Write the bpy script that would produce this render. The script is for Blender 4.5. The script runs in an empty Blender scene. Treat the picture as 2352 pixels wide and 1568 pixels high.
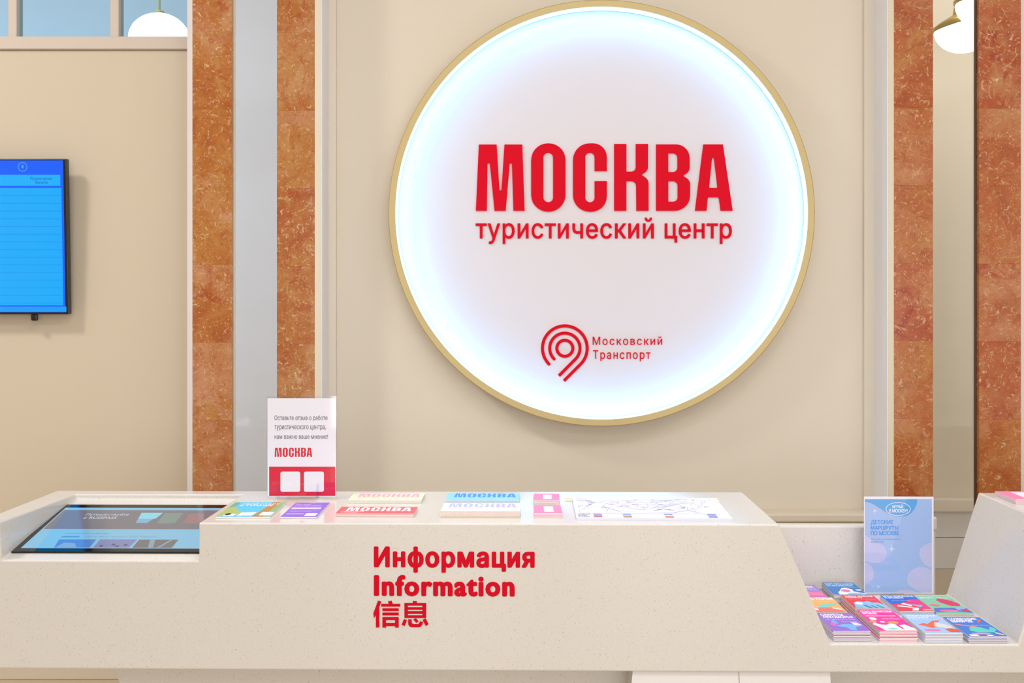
import bpy, bmesh, math, random
from mathutils import Vector, Matrix

random.seed(7)
SC = bpy.context.scene
COL = SC.collection

# ------------------------------------------------------------------ camera
F, CX, HZ, CZ = 2800.0, 1176.0, 700.0, 1.61          # focal length (px), principal column, horizon row, eye height (m)
cam_d = bpy.data.cameras.new('camera')
cam = bpy.data.objects.new('camera', cam_d); COL.objects.link(cam)
cam_d.sensor_width = 36.0
cam_d.lens = F / 2352 * 36.0
cam_d.shift_y = -(784 - HZ) / 2352
cam_d.clip_start = 0.05
cam.location = (0, 0, CZ)
cam.rotation_euler = (math.pi / 2, 0, 0)
SC.camera = cam

# ------------------------------------------------------------------ world, lights, exposure
SC.view_settings.view_transform = 'Standard'
SC.view_settings.look = 'None'
SC.view_settings.exposure = 0.0
SC.view_settings.gamma = 1.0
SC.view_settings.use_curve_mapping = False
W = bpy.data.worlds.new('daylight'); SC.world = W; W.use_nodes = True
bg = W.node_tree.nodes['Background']
bg.inputs['Color'].default_value = (0.93, 0.92, 0.96, 1)
bg.inputs['Strength'].default_value = 0.75

def area(name, loc, size, power, color, rot=(0, 0, 0)):
    l = bpy.data.lights.new(name, 'AREA'); l.shape = 'RECTANGLE'
    l.size, l.size_y = size; l.energy = power; l.color = color
    o = bpy.data.objects.new(name, l); COL.objects.link(o)
    o.location = loc; o.rotation_euler = rot
    return o
WARM = (1.0, 0.975, 0.945)
DAY = (0.90, 0.95, 1.0)
area('ceiling_light', (-3.3, 3.0, 4.25), (0.6, 0.6), 72, WARM)
area('ceiling_light', (0.3, 1.2, 4.25), (2.6, 1.2), 58, (0.86, 0.92, 1.0))
area('ceiling_light', (3.2, 1.2, 4.25), (1.4, 1.2), 34, WARM)
area('ceiling_light', (0.4, -2.6, 4.25), (4.0, 2.0), 88, WARM)
area('ceiling_light', (-3.0, 6.6, 4.25), (2.5, 1.2), 26, (0.78, 0.9, 1.0))  # added unseen cool light, keeps the transom bluish
area('window_daylight', (-5.9, 7.0, 1.6), (2.4, 2.2), 100, (1.0, 0.98, 0.98), (0, -math.pi / 2, 0))  # added side light, brightens the lower back-room wall; no window built
area('ceiling_light', (3.0, 6.3, 4.25), (2.0, 1.2), 36, (1.0, 0.98, 0.96))
dl = area('counter_downlight', (0.3, 3.75, 4.25), (3.0, 0.25), 9.5, (0.80, 0.89, 1.0)); dl.data.spread = math.radians(50)
for x in (-1.2, 1.4, 4.0):
    area('window_daylight', (x, -6.9, 1.75), (1.9, 3.2), 92, DAY, (math.pi / 2, 0, 0))  # added soft frontal light along the rear wall, no windows built

# ------------------------------------------------------------------ pixel -> place
def ray(px, py): return Vector(((px - CX) / F, 1.0, -(py - HZ) / F))
def on_z(px, py, z):
    d = ray(px, py); return Vector((0, 0, CZ)) + d * ((z - CZ) / d.z)
def on_y(px, py, y): return Vector((0, 0, CZ)) + ray(px, py) * y
def on_plane(px, py, p, n):
    d = ray(px, py); o = Vector((0, 0, CZ)); return o + d * ((p - o).dot(n) / d.dot(n))
def XY(px, y): return (px - CX) * y / F

# ------------------------------------------------------------------ materials
def lin(c):
    r = []
    for v in c:
        v /= 255.0
        r.append(v / 12.92 if v <= 0.04045 else ((v + 0.055) / 1.055) ** 2.4)
    return (r[0], r[1], r[2], 1.0)
MATS = {}
def nodes(name):
    m = bpy.data.materials.new(name); m.use_nodes = True
    nt = m.node_tree
    return m, nt, nt.nodes['Principled BSDF']
def mat(name, rgb, rough=0.5, metal=0.0, spec=0.5, emit=None, estr=0.0, vary=0.03, scale=6.0):
    if name in MATS: return MATS[name]
    m, nt, b = nodes(name)
    b.inputs['Roughness'].default_value = rough
    b.inputs['Metallic'].default_value = metal
    b.inputs['Specular IOR Level'].default_value = spec
    c = lin(rgb)
    if vary > 0:
        tc = nt.nodes.new('ShaderNodeTexCoord'); nz = nt.nodes.new('ShaderNodeTexNoise')
        nz.inputs['Scale'].default_value = scale; nz.inputs['Detail'].default_value = 3
        mx = nt.nodes.new('ShaderNodeMix'); mx.data_type = 'RGBA'
        nt.links.new(tc.outputs['Object'], nz.inputs['Vector'])
        nt.links.new(nz.outputs['Fac'], mx.inputs['Factor'])
        mx.inputs['A'].default_value = tuple(v * (1 - vary) for v in c[:3]) + (1,)
        mx.inputs['B'].default_value = tuple(min(1, v * (1 + vary)) for v in c[:3]) + (1,)
        nt.links.new(mx.outputs['Result'], b.inputs['Base Color'])
    else:
        b.inputs['Base Color'].default_value = c
    if emit:
        b.inputs['Emission Color'].default_value = lin(emit)
        b.inputs['Emission Strength'].default_value = estr
    MATS[name] = m
    return m
def ink(rgb, rough=0.35):
    return mat('ink_%02x%02x%02x' % tuple(rgb), rgb, max(rough, 0.42), spec=0.22, vary=0.02, scale=40)
def glow(rgb, s=1.0):
    return mat('glow_%02x%02x%02x_%d' % (tuple(rgb) + (int(s * 100),)), (6, 6, 8), 0.06, emit=rgb, estr=s, vary=0)

def quartz():
    m, nt, b = nodes('speckled_quartz')
    b.inputs['Roughness'].default_value = 0.14
    tc = nt.nodes.new('ShaderNodeTexCoord')
    base = lin((215, 209, 202)); dark = lin((180, 168, 150)); pale = lin((228, 224, 219))
    prev = None
    def speck(scale, lo, hi, col, prev, seed):
        mp = nt.nodes.new('ShaderNodeMapping'); mp.inputs['Location'].default_value = (seed, seed * 1.7, seed * 0.6)
        mp.inputs['Scale'].default_value = (1, 1, 0.7)
        nt.links.new(tc.outputs['Object'], mp.inputs['Vector'])
        v = nt.nodes.new('ShaderNodeTexNoise'); v.inputs['Scale'].default_value = scale; v.inputs['Detail'].default_value = 1.5
        nt.links.new(mp.outputs['Vector'], v.inputs['Vector'])
        r = nt.nodes.new('ShaderNodeMapRange'); r.inputs['From Min'].default_value = lo; r.inputs['From Max'].default_value = hi
        nt.links.new(v.outputs['Fac'], r.inputs['Value'])
        mx = nt.nodes.new('ShaderNodeMix'); mx.data_type = 'RGBA'
        nt.links.new(r.outputs['Result'], mx.inputs['Factor'])
        if prev is None: mx.inputs['A'].default_value = base
        else: nt.links.new(prev, mx.inputs['A'])
        mx.inputs['B'].default_value = col
        return mx.outputs['Result']
    prev = speck(230, 0.64, 0.80, pale, prev, 3.1)
    prev = speck(140, 0.665, 0.82, dark, prev, 0.0)
    prev = speck(270, 0.66, 0.74, lin((193, 182, 168)), prev, 8.3)
    nt.links.new(prev, b.inputs['Base Color'])
    return m
M_QUARTZ = quartz()

def marble(name, shift, red):
    m, nt, b = nodes(name)
    b.inputs['Roughness'].default_value = 0.16
    tc = nt.nodes.new('ShaderNodeTexCoord'); oi = nt.nodes.new('ShaderNodeObjectInfo')
    cmb = nt.nodes.new('ShaderNodeVectorMath'); cmb.operation = 'SCALE'
    one = nt.nodes.new('ShaderNodeCombineXYZ'); 
    for i, k in enumerate((37.0, 11.0, 53.0)):
        mu = nt.nodes.new('ShaderNodeMath'); mu.operation = 'MULTIPLY'; mu.inputs[1].default_value = k
        nt.links.new(oi.outputs['Random'], mu.inputs[0]); nt.links.new(mu.outputs[0], one.inputs[i])
    add = nt.nodes.new('ShaderNodeVectorMath'); add.operation = 'ADD'
    nt.links.new(tc.outputs['Object'], add.inputs[0]); nt.links.new(one.outputs['Vector'], add.inputs[1])
    V = add.outputs['Vector']
    def noise(scale, detail, dist, rough=0.6):
        n = nt.nodes.new('ShaderNodeTexNoise'); n.inputs['Scale'].default_value = scale
        n.inputs['Detail'].default_value = detail; n.inputs['Distortion'].default_value = dist
        n.inputs['Roughness'].default_value = rough
        nt.links.new(V, n.inputs['Vector']); return n.outputs['Fac']
    def ramp(src, stops):
        r = nt.nodes.new('ShaderNodeValToRGB'); e = r.color_ramp.elements
        while len(e) < len(stops): e.new(0.5)
        for el, (p, c) in zip(e, stops): el.position = p; el.color = c
        nt.links.new(src, r.inputs['Fac']); return r.outputs['Color']
    def mix(f, a, c):
        x = nt.nodes.new('ShaderNodeMix'); x.data_type = 'RGBA'
        nt.links.new(f, x.inputs['Factor']); nt.links.new(a, x.inputs['A'])
        if isinstance(c, tuple): x.inputs['B'].default_value = c
        else: nt.links.new(c, x.inputs['B'])
        return x.outputs['Result']
    def mr(src, lo, hi, top=1.0):
        r = nt.nodes.new('ShaderNodeMapRange'); r.inputs['From Min'].default_value = lo; r.inputs['From Max'].default_value = hi
        r.inputs['To Max'].default_value = top
        nt.links.new(src, r.inputs['Value']); return r.outputs['Result']
    if red:
        base = ramp(noise(5, 6, 1.2), [(0.28, lin((162, 62, 28))), (0.45, lin((180, 84, 42))), (0.58, lin((186, 102, 54))), (0.72, lin((192, 138, 62)))])
    else:
        base = ramp(noise(5, 6, 1.2), [(0.28, lin((158, 72, 30))), (0.45, lin((178, 100, 44))), (0.58, lin((184, 118, 58))), (0.72, lin((192, 138, 84)))])
    # soft pale clouds, mid-size red islands, cream fossil flecks and streaks
    base = mix(mr(noise(4.0, 4, 0.8), 0.52, 0.70, 0.75), base, lin((202, 148, 98)) if red else lin((208, 160, 116)))
    base = mix(mr(noise(9, 5, 1.5), 0.54, 0.66, 0.8), base, lin((158, 46, 26)) if red else lin((168, 66, 30)))
    base = mix(mr(noise(13, 6, 2.6, 0.72), 0.57, 0.66, 0.8), base, lin((224, 184, 134)))
    base = mix(mr(noise(34, 4, 2.2, 0.7), 0.59, 0.67, 0.85), base, lin((236, 206, 160)))
    tone = nt.nodes.new('ShaderNodeMath'); tone.operation = 'MULTIPLY'; tone.inputs[1].default_value = 0.45
    nt.links.new(oi.outputs['Random'], tone.inputs[0])
    base = mix(tone.outputs[0], base, lin((190, 134, 62)) if not red else lin((188, 122, 54)))
    base = mix(mr(noise(2.6, 5, 0.9), 0.54, 0.72, 0.6), base, lin((212, 158, 128)) if not red else lin((206, 150, 106)))
    base = mix(mr(noise(24, 5, 3.0, 0.75), 0.60, 0.68, 0.7), base, lin((238, 210, 168)))
    fine = noise(70, 4, 0.8)
    base = mix(mr(fine, 0.52, 0.70, 0.45), base, lin((140, 54, 22)))
    nt.links.new(base, b.inputs['Base Color'])
    return m
M_MARB_L = marble('ochre_marble', 0, False)
M_MARB_R = marble('red_marble', 5, True)

def clear(name, tint=(0.95, 0.97, 1.0), gl=0.05):
    m, nt, b = nodes(name)
    out = nt.nodes['Material Output']; nt.nodes.remove(b)
    tr = nt.nodes.new('ShaderNodeBsdfTransparent'); tr.inputs['Color'].default_value = tint + (1,)
    gs = nt.nodes.new('ShaderNodeBsdfGlossy'); gs.inputs['Roughness'].default_value = 0.04
    mx = nt.nodes.new('ShaderNodeMixShader'); mx.inputs[0].default_value = gl
    nt.links.new(tr.outputs[0], mx.inputs[1]); nt.links.new(gs.outputs[0], mx.inputs[2])
    nt.links.new(mx.outputs[0], out.inputs['Surface'])
    return m
M_CLEAR = clear('clear_acrylic', (0.985, 0.985, 0.995), 0.035)
M_PRONG = clear('acrylic_edge', (0.99, 0.99, 1.0), 0.01)
M_PANE = clear('window_glass', (0.97, 0.98, 1.0))
M_BPANE = clear('blue_tinted_glass', (0.70, 0.87, 0.98))

M_WALL = mat('cream_plaster', (234, 223, 206), 0.75, vary=0.015, scale=2)
M_PART = mat('tan_partition_paint', (213, 198, 176), 0.7, vary=0.015, scale=2)
M_STONE = mat('cream_stone', (232, 220, 200), 0.5, vary=0.03, scale=5)
M_WHITE = mat('white_stone', (224, 219, 216), 0.45, vary=0.02, scale=4)
M_REVEAL = mat('white_reveal_glow_tint', (246, 246, 252), 0.5, vary=0.02)  # white, with the sign's bluish glow tinted into the colour
M_PINKISH = mat('pale_wood_paint', (212, 197, 184), 0.5, vary=0.02)
M_GREYM = mat('grey_marble', (230, 226, 222), 0.2, vary=0.07, scale=4)
M_CEIL = mat('ceiling_paint', (238, 236, 232), 0.8)
M_FLOOR = mat('floor_stone', (200, 180, 150), 0.3, vary=0.08, scale=2)
M_SIDE = mat('hall_wall_paint', (230, 227, 222), 0.8)
M_HALL = mat('back_hall_paint', (226, 214, 190), 0.8)
M_BLUEW = mat('back_room_paint', (224, 228, 236), 0.8)
M_GOLD = mat('champagne_metal', (196, 174, 122), 0.42, metal=0.35, vary=0.03)
M_BRASS = mat('brass', (206, 176, 84), 0.3, metal=0.7)
M_RED = mat('red_letter_plastic', (228, 0, 34), 0.6, spec=0.12, vary=0.01)
M_RED2 = mat('red_vinyl', (206, 0, 32), 0.6, spec=0.12, vary=0.01)
M_DISC = mat('sign_face_white', (236, 230, 236), 0.7, spec=0.2, vary=0.005)
M_LED = mat('led_strip', (255, 255, 255), 0.5, emit=(96, 190, 255), estr=10.0, vary=0)
M_BLACK = mat('black_plastic', (16, 14, 16), 0.3)
M_BEZEL = mat('black_glass', (8, 8, 10), 0.06, vary=0)
M_PAPER = mat('white_paper', (244, 240, 244), 0.5, vary=0.01)
M_PAGES = mat('page_edges', (238, 228, 224), 0.7, vary=0.06, scale=300)
M_LAMP = mat('lit_opal_glass', (255, 255, 255), 0.2, emit=(255, 250, 242), estr=2.6, vary=0)
M_MAPP = mat('map_paper', (222, 221, 232), 0.5, vary=0.01)
M_TAPE = mat('paper_tape', (226, 206, 170), 0.6)

# ------------------------------------------------------------------ mesh helpers
def tag(o, label=None, cat=None, group=None, kind=None):
    if label: o['label'] = label
    if cat: o['category'] = cat
    if group: o['group'] = group
    if kind: o['kind'] = kind
    return o
def link(name, me, m=None, parent=None, loc=None):
    o = bpy.data.objects.new(name, me); COL.objects.link(o)
    if m is not None and me is not None and not me.materials:
        me.materials.append(m)
    if parent: o.parent = parent
    if loc is not None: o.location = loc
    return o
def empty(name, loc=(0, 0, 0), rz=0.0):
    o = bpy.data.objects.new(name, None); COL.objects.link(o)
    o.empty_display_size = 0.05; o.location = loc; o.rotation_euler = (0, 0, rz); return o
def mesh(name, verts, faces):
    me = bpy.data.meshes.new(name); me.from_pydata([tuple(v) for v in verts], [], faces); me.update(); return me
def fix(bm):
    bmesh.ops.recalc_face_normals(bm, faces=bm.faces)
def bm_mesh(bm, name, smooth=False):
    fix(bm)
    me = bpy.data.meshes.new(name); bm.to_mesh(me); bm.free()
    if smooth:
        for p in me.polygons: p.use_smooth = True
    return me
def add_box(bm, x0, x1, y0, y1, z0, z1, bev=0.0, seg=2):
    v = [bm.verts.new((x, y, z)) for x in (x0, x1) for y in (y0, y1) for z in (z0, z1)]
    fs = [bm.faces.new([v[i] for i in f]) for f in ((0, 1, 3, 2), (4, 6, 7, 5), (0, 4, 5, 1), (2, 3, 7, 6), (0, 2, 6, 4), (1, 5, 7, 3))]
    bmesh.ops.recalc_face_normals(bm, faces=fs)
    if bev > 0:
        es = list({e for f in fs for e in f.edges})
        bmesh.ops.bevel(bm, geom=es, offset=bev, segments=seg, affect='EDGES', profile=0.5)
def box(name, x0, x1, y0, y1, z0, z1, m, parent=None, bev=0.0, seg=2, origin=None):
    """box in world (or parent) coordinates, origin at its base centre"""
    o = origin or ((x0 + x1) / 2, (y0 + y1) / 2, z0)
    bm = bmesh.new()
    add_box(bm, x0 - o[0], x1 - o[0], y0 - o[1], y1 - o[1], z0 - o[2], z1 - o[2], bev, seg)
    return link(name, bm_mesh(bm, name), m, parent, o)
def prism_y(bm, pts, y0, y1):
    """polygon in (x, z) extruded along y"""
    a = [bm.verts.new((x, y0, z)) for x, z in pts]; c = [bm.verts.new((x, y1, z)) for x, z in pts]
    n = len(pts)
    bm.faces.new(a); bm.faces.new(list(reversed(c)))
    for i in range(n): bm.faces.new((a[i], c[i], c[(i + 1) % n], a[(i + 1) % n]))
def lathe(bm, prof, n=48, ax=(0, 0, 0)):
    rings = []
    for r, z in prof:
        if r < 1e-6: rings.append([bm.verts.new((ax[0], ax[1], ax[2] + z))])
        else: rings.append([bm.verts.new((ax[0] + r * math.cos(2 * math.pi * k / n), ax[1] + r * math.sin(2 * math.pi * k / n), ax[2] + z)) for k in range(n)])
    for a, c in zip(rings, rings[1:]):
        for k in range(n):
            k2 = (k + 1) % n
            if len(a) == 1 and len(c) == 1: continue
            if len(a) == 1: bm.faces.new((a[0], c[k2], c[k]))
            elif len(c) == 1: bm.faces.new((a[k], a[k2], c[0]))
            else: bm.faces.new((a[k], a[k2], c[k2], c[k]))
def tube(bm, pts, r, n=10):
    pts = [Vector(p) for p in pts]; rings = []
    for i, p in enumerate(pts):
        t = (pts[min(i + 1, len(pts) - 1)] - pts[max(i - 1, 0)]).normalized()
        u = t.cross(Vector((0.3, 0.9, 0.1))).normalized(); w = t.cross(u)
        rings.append([bm.verts.new(p + (u * math.cos(2 * math.pi * k / n) + w * math.sin(2 * math.pi * k / n)) * r) for k in range(n)])
    for a, c in zip(rings, rings[1:]):
        for k in range(n): bm.faces.new((a[k], a[(k + 1) % n], c[(k + 1) % n], c[k]))
    bm.faces.new(rings[0]); bm.faces.new(list(reversed(rings[-1])))

# ---- flat shapes and lettering: meshes in a local (x right, y up) plane, z towards the viewer
def rounded(pts, seg=7):
    """pts: (x, y) or (x, y, r): corners rounded with radius r"""
    out = []; n = len(pts)
    for i, p in enumerate(pts):
        r = p[2] if len(p) > 2 else 0
        c = Vector(p[:2])
        if r <= 0: out.append(c); continue
        a = Vector(pts[i - 1][:2]); b = Vector(pts[(i + 1) % n][:2])
        da = (a - c); db = (b - c); la, lb = da.length, db.length; da /= la; db /= lb
        ang = math.acos(max(-1, min(1, da.dot(db))))
        if ang > math.pi - 0.02: out.append(c); continue
        t = min(r / math.tan(ang / 2), la * 0.499, lb * 0.499)
        rr = t * math.tan(ang / 2)
        cen = c + (da + db).normalized() * (rr / math.sin(ang / 2))
        s = c + da * t - cen; e = c + db * t - cen
        a0 = math.atan2(s.y, s.x); a1 = math.atan2(e.y, e.x); d = a1 - a0
        while d > math.pi: d -= 2 * math.pi
        while d < -math.pi: d += 2 * math.pi
        for k in range(seg + 1):
            th = a0 + d * k / seg
            out.append(cen + Vector((math.cos(th), math.sin(th))) * rr)
    return out
def ellipse(cx, cy, rx, ry, n=28, rot=0.0):
    o = []
    for k in range(n):
        t = 2 * math.pi * k / n; x, y = rx * math.cos(t), ry * math.sin(t)
        o.append((cx + x * math.cos(rot) - y * math.sin(rot), cy + x * math.sin(rot) + y * math.cos(rot)))
    return o
def curve_mesh(loops, depth=0.0):
    """filled 2D outline (with holes) -> (verts, faces); depth extrudes from z=0 to z=depth"""
    cu = bpy.data.curves.new('tmp', 'CURVE'); cu.dimensions = '2D'
    cu.fill_mode = 'BOTH' if depth > 0 else 'FRONT'
    cu.extrude = depth / 2
    for lp in loops:
        s = cu.splines.new('POLY'); s.points.add(len(lp) - 1); s.use_cyclic_u = True
        for p, q in zip(s.points, lp): p.co = (q[0], q[1], 0, 1)
    return _grab(cu, depth)
def _grab(cu, depth):
    o = bpy.data.objects.new('tmp', cu); me = o.to_mesh()
    vs = [(v.co.x, v.co.y, v.co.z + depth / 2) for v in me.vertices]; fs = [tuple(p.vertices) for p in me.polygons]
    o.to_mesh_clear(); bpy.data.objects.remove(o); bpy.data.curves.remove(cu)
    return vs, fs
_TX = {}
def _area(l): return 0.5 * sum(p[0] * q[1] - q[0] * p[1] for p, q in zip(l, l[1:] + l[:1]))
def _inside(pt, l):
    r = False
    for p, q in zip(l, l[1:] + l[:1]):
        if (p[1] > pt[1]) != (q[1] > pt[1]) and pt[0] < (q[0] - p[0]) * (pt[1] - p[1]) / (q[1] - p[1]) + p[0]: r = not r
    return r
def _untangle(l, depth=0):
    """split an outline that crosses itself into simple outlines"""
    n = len(l)
    if depth < 12:
        for i in range(n):
            p, q = l[i], l[(i + 1) % n]
            for j in range(i + 2, n):
                if i == 0 and j == n - 1: continue
                r, t = l[j], l[(j + 1) % n]
                d = (q[0] - p[0]) * (t[1] - r[1]) - (q[1] - p[1]) * (t[0] - r[0])
                if abs(d) < 1e-9: continue
                a = ((r[0] - p[0]) * (t[1] - r[1]) - (r[1] - p[1]) * (t[0] - r[0])) / d
                b = ((r[0] - p[0]) * (q[1] - p[1]) - (r[1] - p[1]) * (q[0] - p[0])) / d
                if 1e-4 < a < 1 - 1e-4 and 1e-4 < b < 1 - 1e-4:
                    x = (p[0] + a * (q[0] - p[0]), p[1] + a * (q[1] - p[1]))
                    return _untangle([x] + l[i + 1:j + 1], depth + 1) + _untangle(l[:i + 1] + [x] + l[j + 1:], depth + 1)
    return [l]
def glyph_pieces(s, bold=0.0, space=1.0, res=3, line=1.0):
    """filled outlines of a line of lettering, one mesh per outline"""
    key = (s, bold, space, res, line)
    if key in _TX: return _TX[key]
    cu = bpy.data.curves.new('tmp', 'FONT'); cu.body = s; cu.space_character = space
    cu.resolution_u = res; cu.fill_mode = 'NONE'; cu.space_line = line
    o = bpy.data.objects.new('tmp', cu); me = o.to_mesh()
    co = [(v.co.x, v.co.y) for v in me.vertices]; nx = {}
    for e in me.edges: nx.setdefault(e.vertices[0], []).append(e.vertices[1]); nx.setdefault(e.vertices[1], []).append(e.vertices[0])
    o.to_mesh_clear(); bpy.data.objects.remove(o); bpy.data.curves.remove(cu)
    seen = set(); loops = []
    for i in range(len(co)):
        if i in seen or i not in nx: continue
        lp = [i]; seen.add(i); cur = i
        while True:
            c = [j for j in nx[cur] if j not in seen]
            if not c: break
            cur = min(c) if cur + 1 not in c else cur + 1
            seen.add(cur); lp.append(cur)
        pts = []
        for j in lp:
            if not pts or (Vector(co[j]) - Vector(pts[-1])).length > 1e-4: pts.append(co[j])
        if len(pts) > 2 and (Vector(pts[0]) - Vector(pts[-1])).length < 1e-4: pts.pop()
        loops += [q for q in _untangle(pts) if len(q) > 2 and abs(_area(q)) > 1e-5]
    sg = 1 if _area(max(loops, key=lambda l: abs(_area(l)))) > 0 else -1
    outs = [l for l in loops if _area(l) * sg > 0]; holes = [l for l in loops if _area(l) * sg < 0]
    res_ = []
    own = {i: [] for i in range(len(outs))}
    for h in list(holes):
        c = [i for i, l in enumerate(outs) if all(_inside(((p[0] * 0.98 + 0.02 * sum(w[0] for w in h) / len(h)), (p[1] * 0.98 + 0.02 * sum(w[1] for w in h) / len(h))), l) for p in h)]
        if c: own[min(c, key=lambda i: abs(_area(outs[i])))].append(h)
        else: own[len(outs)] = []; outs.append(h[::-1])      # a mirrored stroke, not a hole
    for i, l in enumerate(outs):
        g = [l] + own[i]
        vs, fs = curve_mesh(g)
        z0 = 0.000001 * (i % 2)                              # overlapping strokes are stacked, never coplanar
        res_.append(([(v[0], v[1], v[2] + z0) for v in vs], fs))
        if bold:                                             # heavier weight: the outline pressed outwards on all sides
            m_ = 16 if bold > 0.048 else 8
            for j, (dx, dy) in enumerate([(math.cos(2 * math.pi * a_ / m_), math.sin(2 * math.pi * a_ / m_)) for a_ in range(m_)]):
                res_.append(([(v[0] + dx * bold, v[1] + dy * bold * 0.7, v[2] + z0 - 0.000002 * (j + 1)) for v in vs], fs))
    _TX[key] = res_
    return res_
def text_mesh(s, bold=0.0, space=1.0, res=3, line=1.0):
    V = []; Fc = []
    for vs, fs in glyph_pieces(s, bold, space, res, line):
        n = len(V); V += vs; Fc += [tuple(n + i for i in f) for f in fs]
    return V, Fc
def fit(vf, x0, y0, x1, y1, z=0.0):
    vs, fs = vf
    ax = min(v[0] for v in vs); bx = max(v[0] for v in vs); ay = min(v[1] for v in vs); by = max(v[1] for v in vs)
    sx = (x1 - x0) / (bx - ax); sy = (y1 - y0) / (by - ay)
    return [(x0 + (v[0] - ax) * sx, y0 + (v[1] - ay) * sy, z + v[2]) for v in vs], fs
def solid(vf, depth):
    """give a flat front-facing mesh a thickness: front at z=depth, back at z=0"""
    vs, fs = vf; n = len(vs)
    V = [(x, y, depth + z) for x, y, z in vs] + [(x, y, z) for x, y, z in vs]
    cnt = {}
    for f in fs:
        for a, b in zip(f, f[1:] + f[:1]): cnt[(a, b)] = 1
    Fc = list(fs) + [tuple(n + i for i in reversed(f)) for f in fs]
    for (a, b) in cnt:
        if (b, a) not in cnt: Fc.append((a, n + a, n + b, b))
    return V, Fc
def islands(vf):
    """split lettering into single letters (pieces stacked over each other stay together)"""
    vs, fs = vf
    bm = bmesh.new(); bv = [bm.verts.new(v) for v in vs]
    for f in fs:
        try: bm.faces.new([bv[i] for i in f])
        except ValueError: pass
    bm.verts.index_update(); bm.faces.index_update()
    seen = set(); parts = []
    for f in bm.faces:
        if f.index in seen: continue
        st = [f]; seen.add(f.index); grp = []
        while st:
            g = st.pop(); grp.append(g)
            for v in g.verts:
                for h in v.link_faces:
                    if h.index not in seen: seen.add(h.index); st.append(h)
        xs = [v.co.x for g in grp for v in g.verts]
        parts.append([min(xs), max(xs), grp])
    parts.sort(key=lambda p: p[0]); out = []
    for p in parts:
        for q in out:
            ov = min(p[1], q[1]) - max(p[0], q[0])
            if ov > 0.25 * min(p[1] - p[0], q[1] - q[0]):
                q[0] = min(p[0], q[0]); q[1] = max(p[1], q[1]); q[2] += p[2]; break
        else: out.append(p)
    res = []
    for _, _, grp in out:
        ids = {}; V = []; Fc = []
        for g in grp:
            t = []
            for v in g.verts:
                if v.index not in ids: ids[v.index] = len(V); V.append(tuple(v.co))
                t.append(ids[v.index])
            Fc.append(tuple(t))
        res.append((V, Fc))
    bm.free(); return res
UP = Matrix(((1, 0, 0, 0), (0, 0, -1, 0), (0, 1, 0, 0), (0, 0, 0, 1)))   # local z -> world -y (faces the camera)
def put(name, vf, m, parent, M=Matrix()):
    vs, fs = vf
    vs = [M @ Vector(v) for v in vs]
    return link(name, mesh(name, vs, fs), m, parent)
def quad(pts): return [(p[0], p[1], 0) for p in pts], [tuple(range(len(pts)))]

# capital letters of the big word, in the units of a 660x280 px close-up (y down)
def big_word():
    L = []
    L.append([[(117, 655), (142, 113), (288, 113), (311, 488, 7), (327, 488, 7), (352, 113), (498, 113), (517, 655), (425, 655), (413, 266, 8), (395, 266, 8), (362, 655), (270, 655), (232, 266, 8), (213, 266, 8), (207, 655)]])
    L.append([[(570, 103, 138), (852, 103, 138), (852, 662, 138), (570, 662, 138)], [(671, 180, 39), (750, 180, 39), (750, 585, 39), (671, 585, 39)]])
    L.append([[(1190, 330), (1090, 330), (1090, 180, 37), (1014, 180, 37), (1014, 585, 37), (1090, 585, 37), (1090, 412), (1190, 412), (1190, 662, 136), (913, 662, 136), (913, 103, 136), (1190, 103, 136)]])
    L.append([[(1250, 655), (1250, 108), (1350, 108), (1350, 335, 6), (1427, 335, 60), (1427, 108), (1527, 108), (1527, 328, 90), (1473, 360, 6), (1532, 400, 80), (1532, 655), (1432, 655), (1430, 412, 55), (1350, 412, 4), (1350, 655)]])
    L.append([[(1593, 655), (1593, 112), (1868, 112, 115), (1868, 335, 70), (1812, 369, 6), (1872, 405, 80), (1872, 655, 125)], [(1693, 184, 5), (1768, 184, 46), (1768, 338, 42), (1693, 338, 6)], [(1693, 412, 6), (1770, 412, 46), (1770, 581, 46), (1693, 581, 6)]])
    L.append([[(1912, 655), (1980, 112), (2140, 112), (2220, 655), (2122, 655), (2107, 545, 12), (2017, 545, 12), (2006, 655)], [(2027, 468, 9), (2051, 222, 8), (2068, 222, 8), (2096, 468, 9)]])
    return [[rounded(lp) for lp in g] for g in L]
WORD = big_word()
def word_flat(x0, y0, x1, y1, z):
    """the big word as one flat print fitted to a box"""
    V = []; Fc = []
    for g in WORD:
        vs, fs = curve_mesh([[(p[0], -p[1]) for p in lp] for lp in g])
        n = len(V); V += vs; Fc += [tuple(n + i for i in f) for f in fs]
    return fit((V, Fc), x0, y0, x1, y1, z)

# ================================================================== SETTING
def S(o): o['kind'] = 'structure'; return o
YP, YW, YT = 5.0, 5.2, 5.24          # pier fronts, sign wall, partition
ZC = 4.4
S(box('floor', -6, 6, -7, 9.5, -0.1, 0.0, M_FLOOR))
S(box('ceiling', -6, 6, -7, 9.5, ZC, ZC + 0.1, M_CEIL))
S(box('wall_left', -6.1, -6, -7, 9.5, 0, ZC, M_SIDE))
S(box('wall_right', 6, 6.1, -7, 9.5, 0, ZC, M_SIDE))
S(box('wall_rear', -6, 6, -7.1, -7, 0, ZC, mat('rear_wall_paint', (224, 222, 224), 0.8)))
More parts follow.
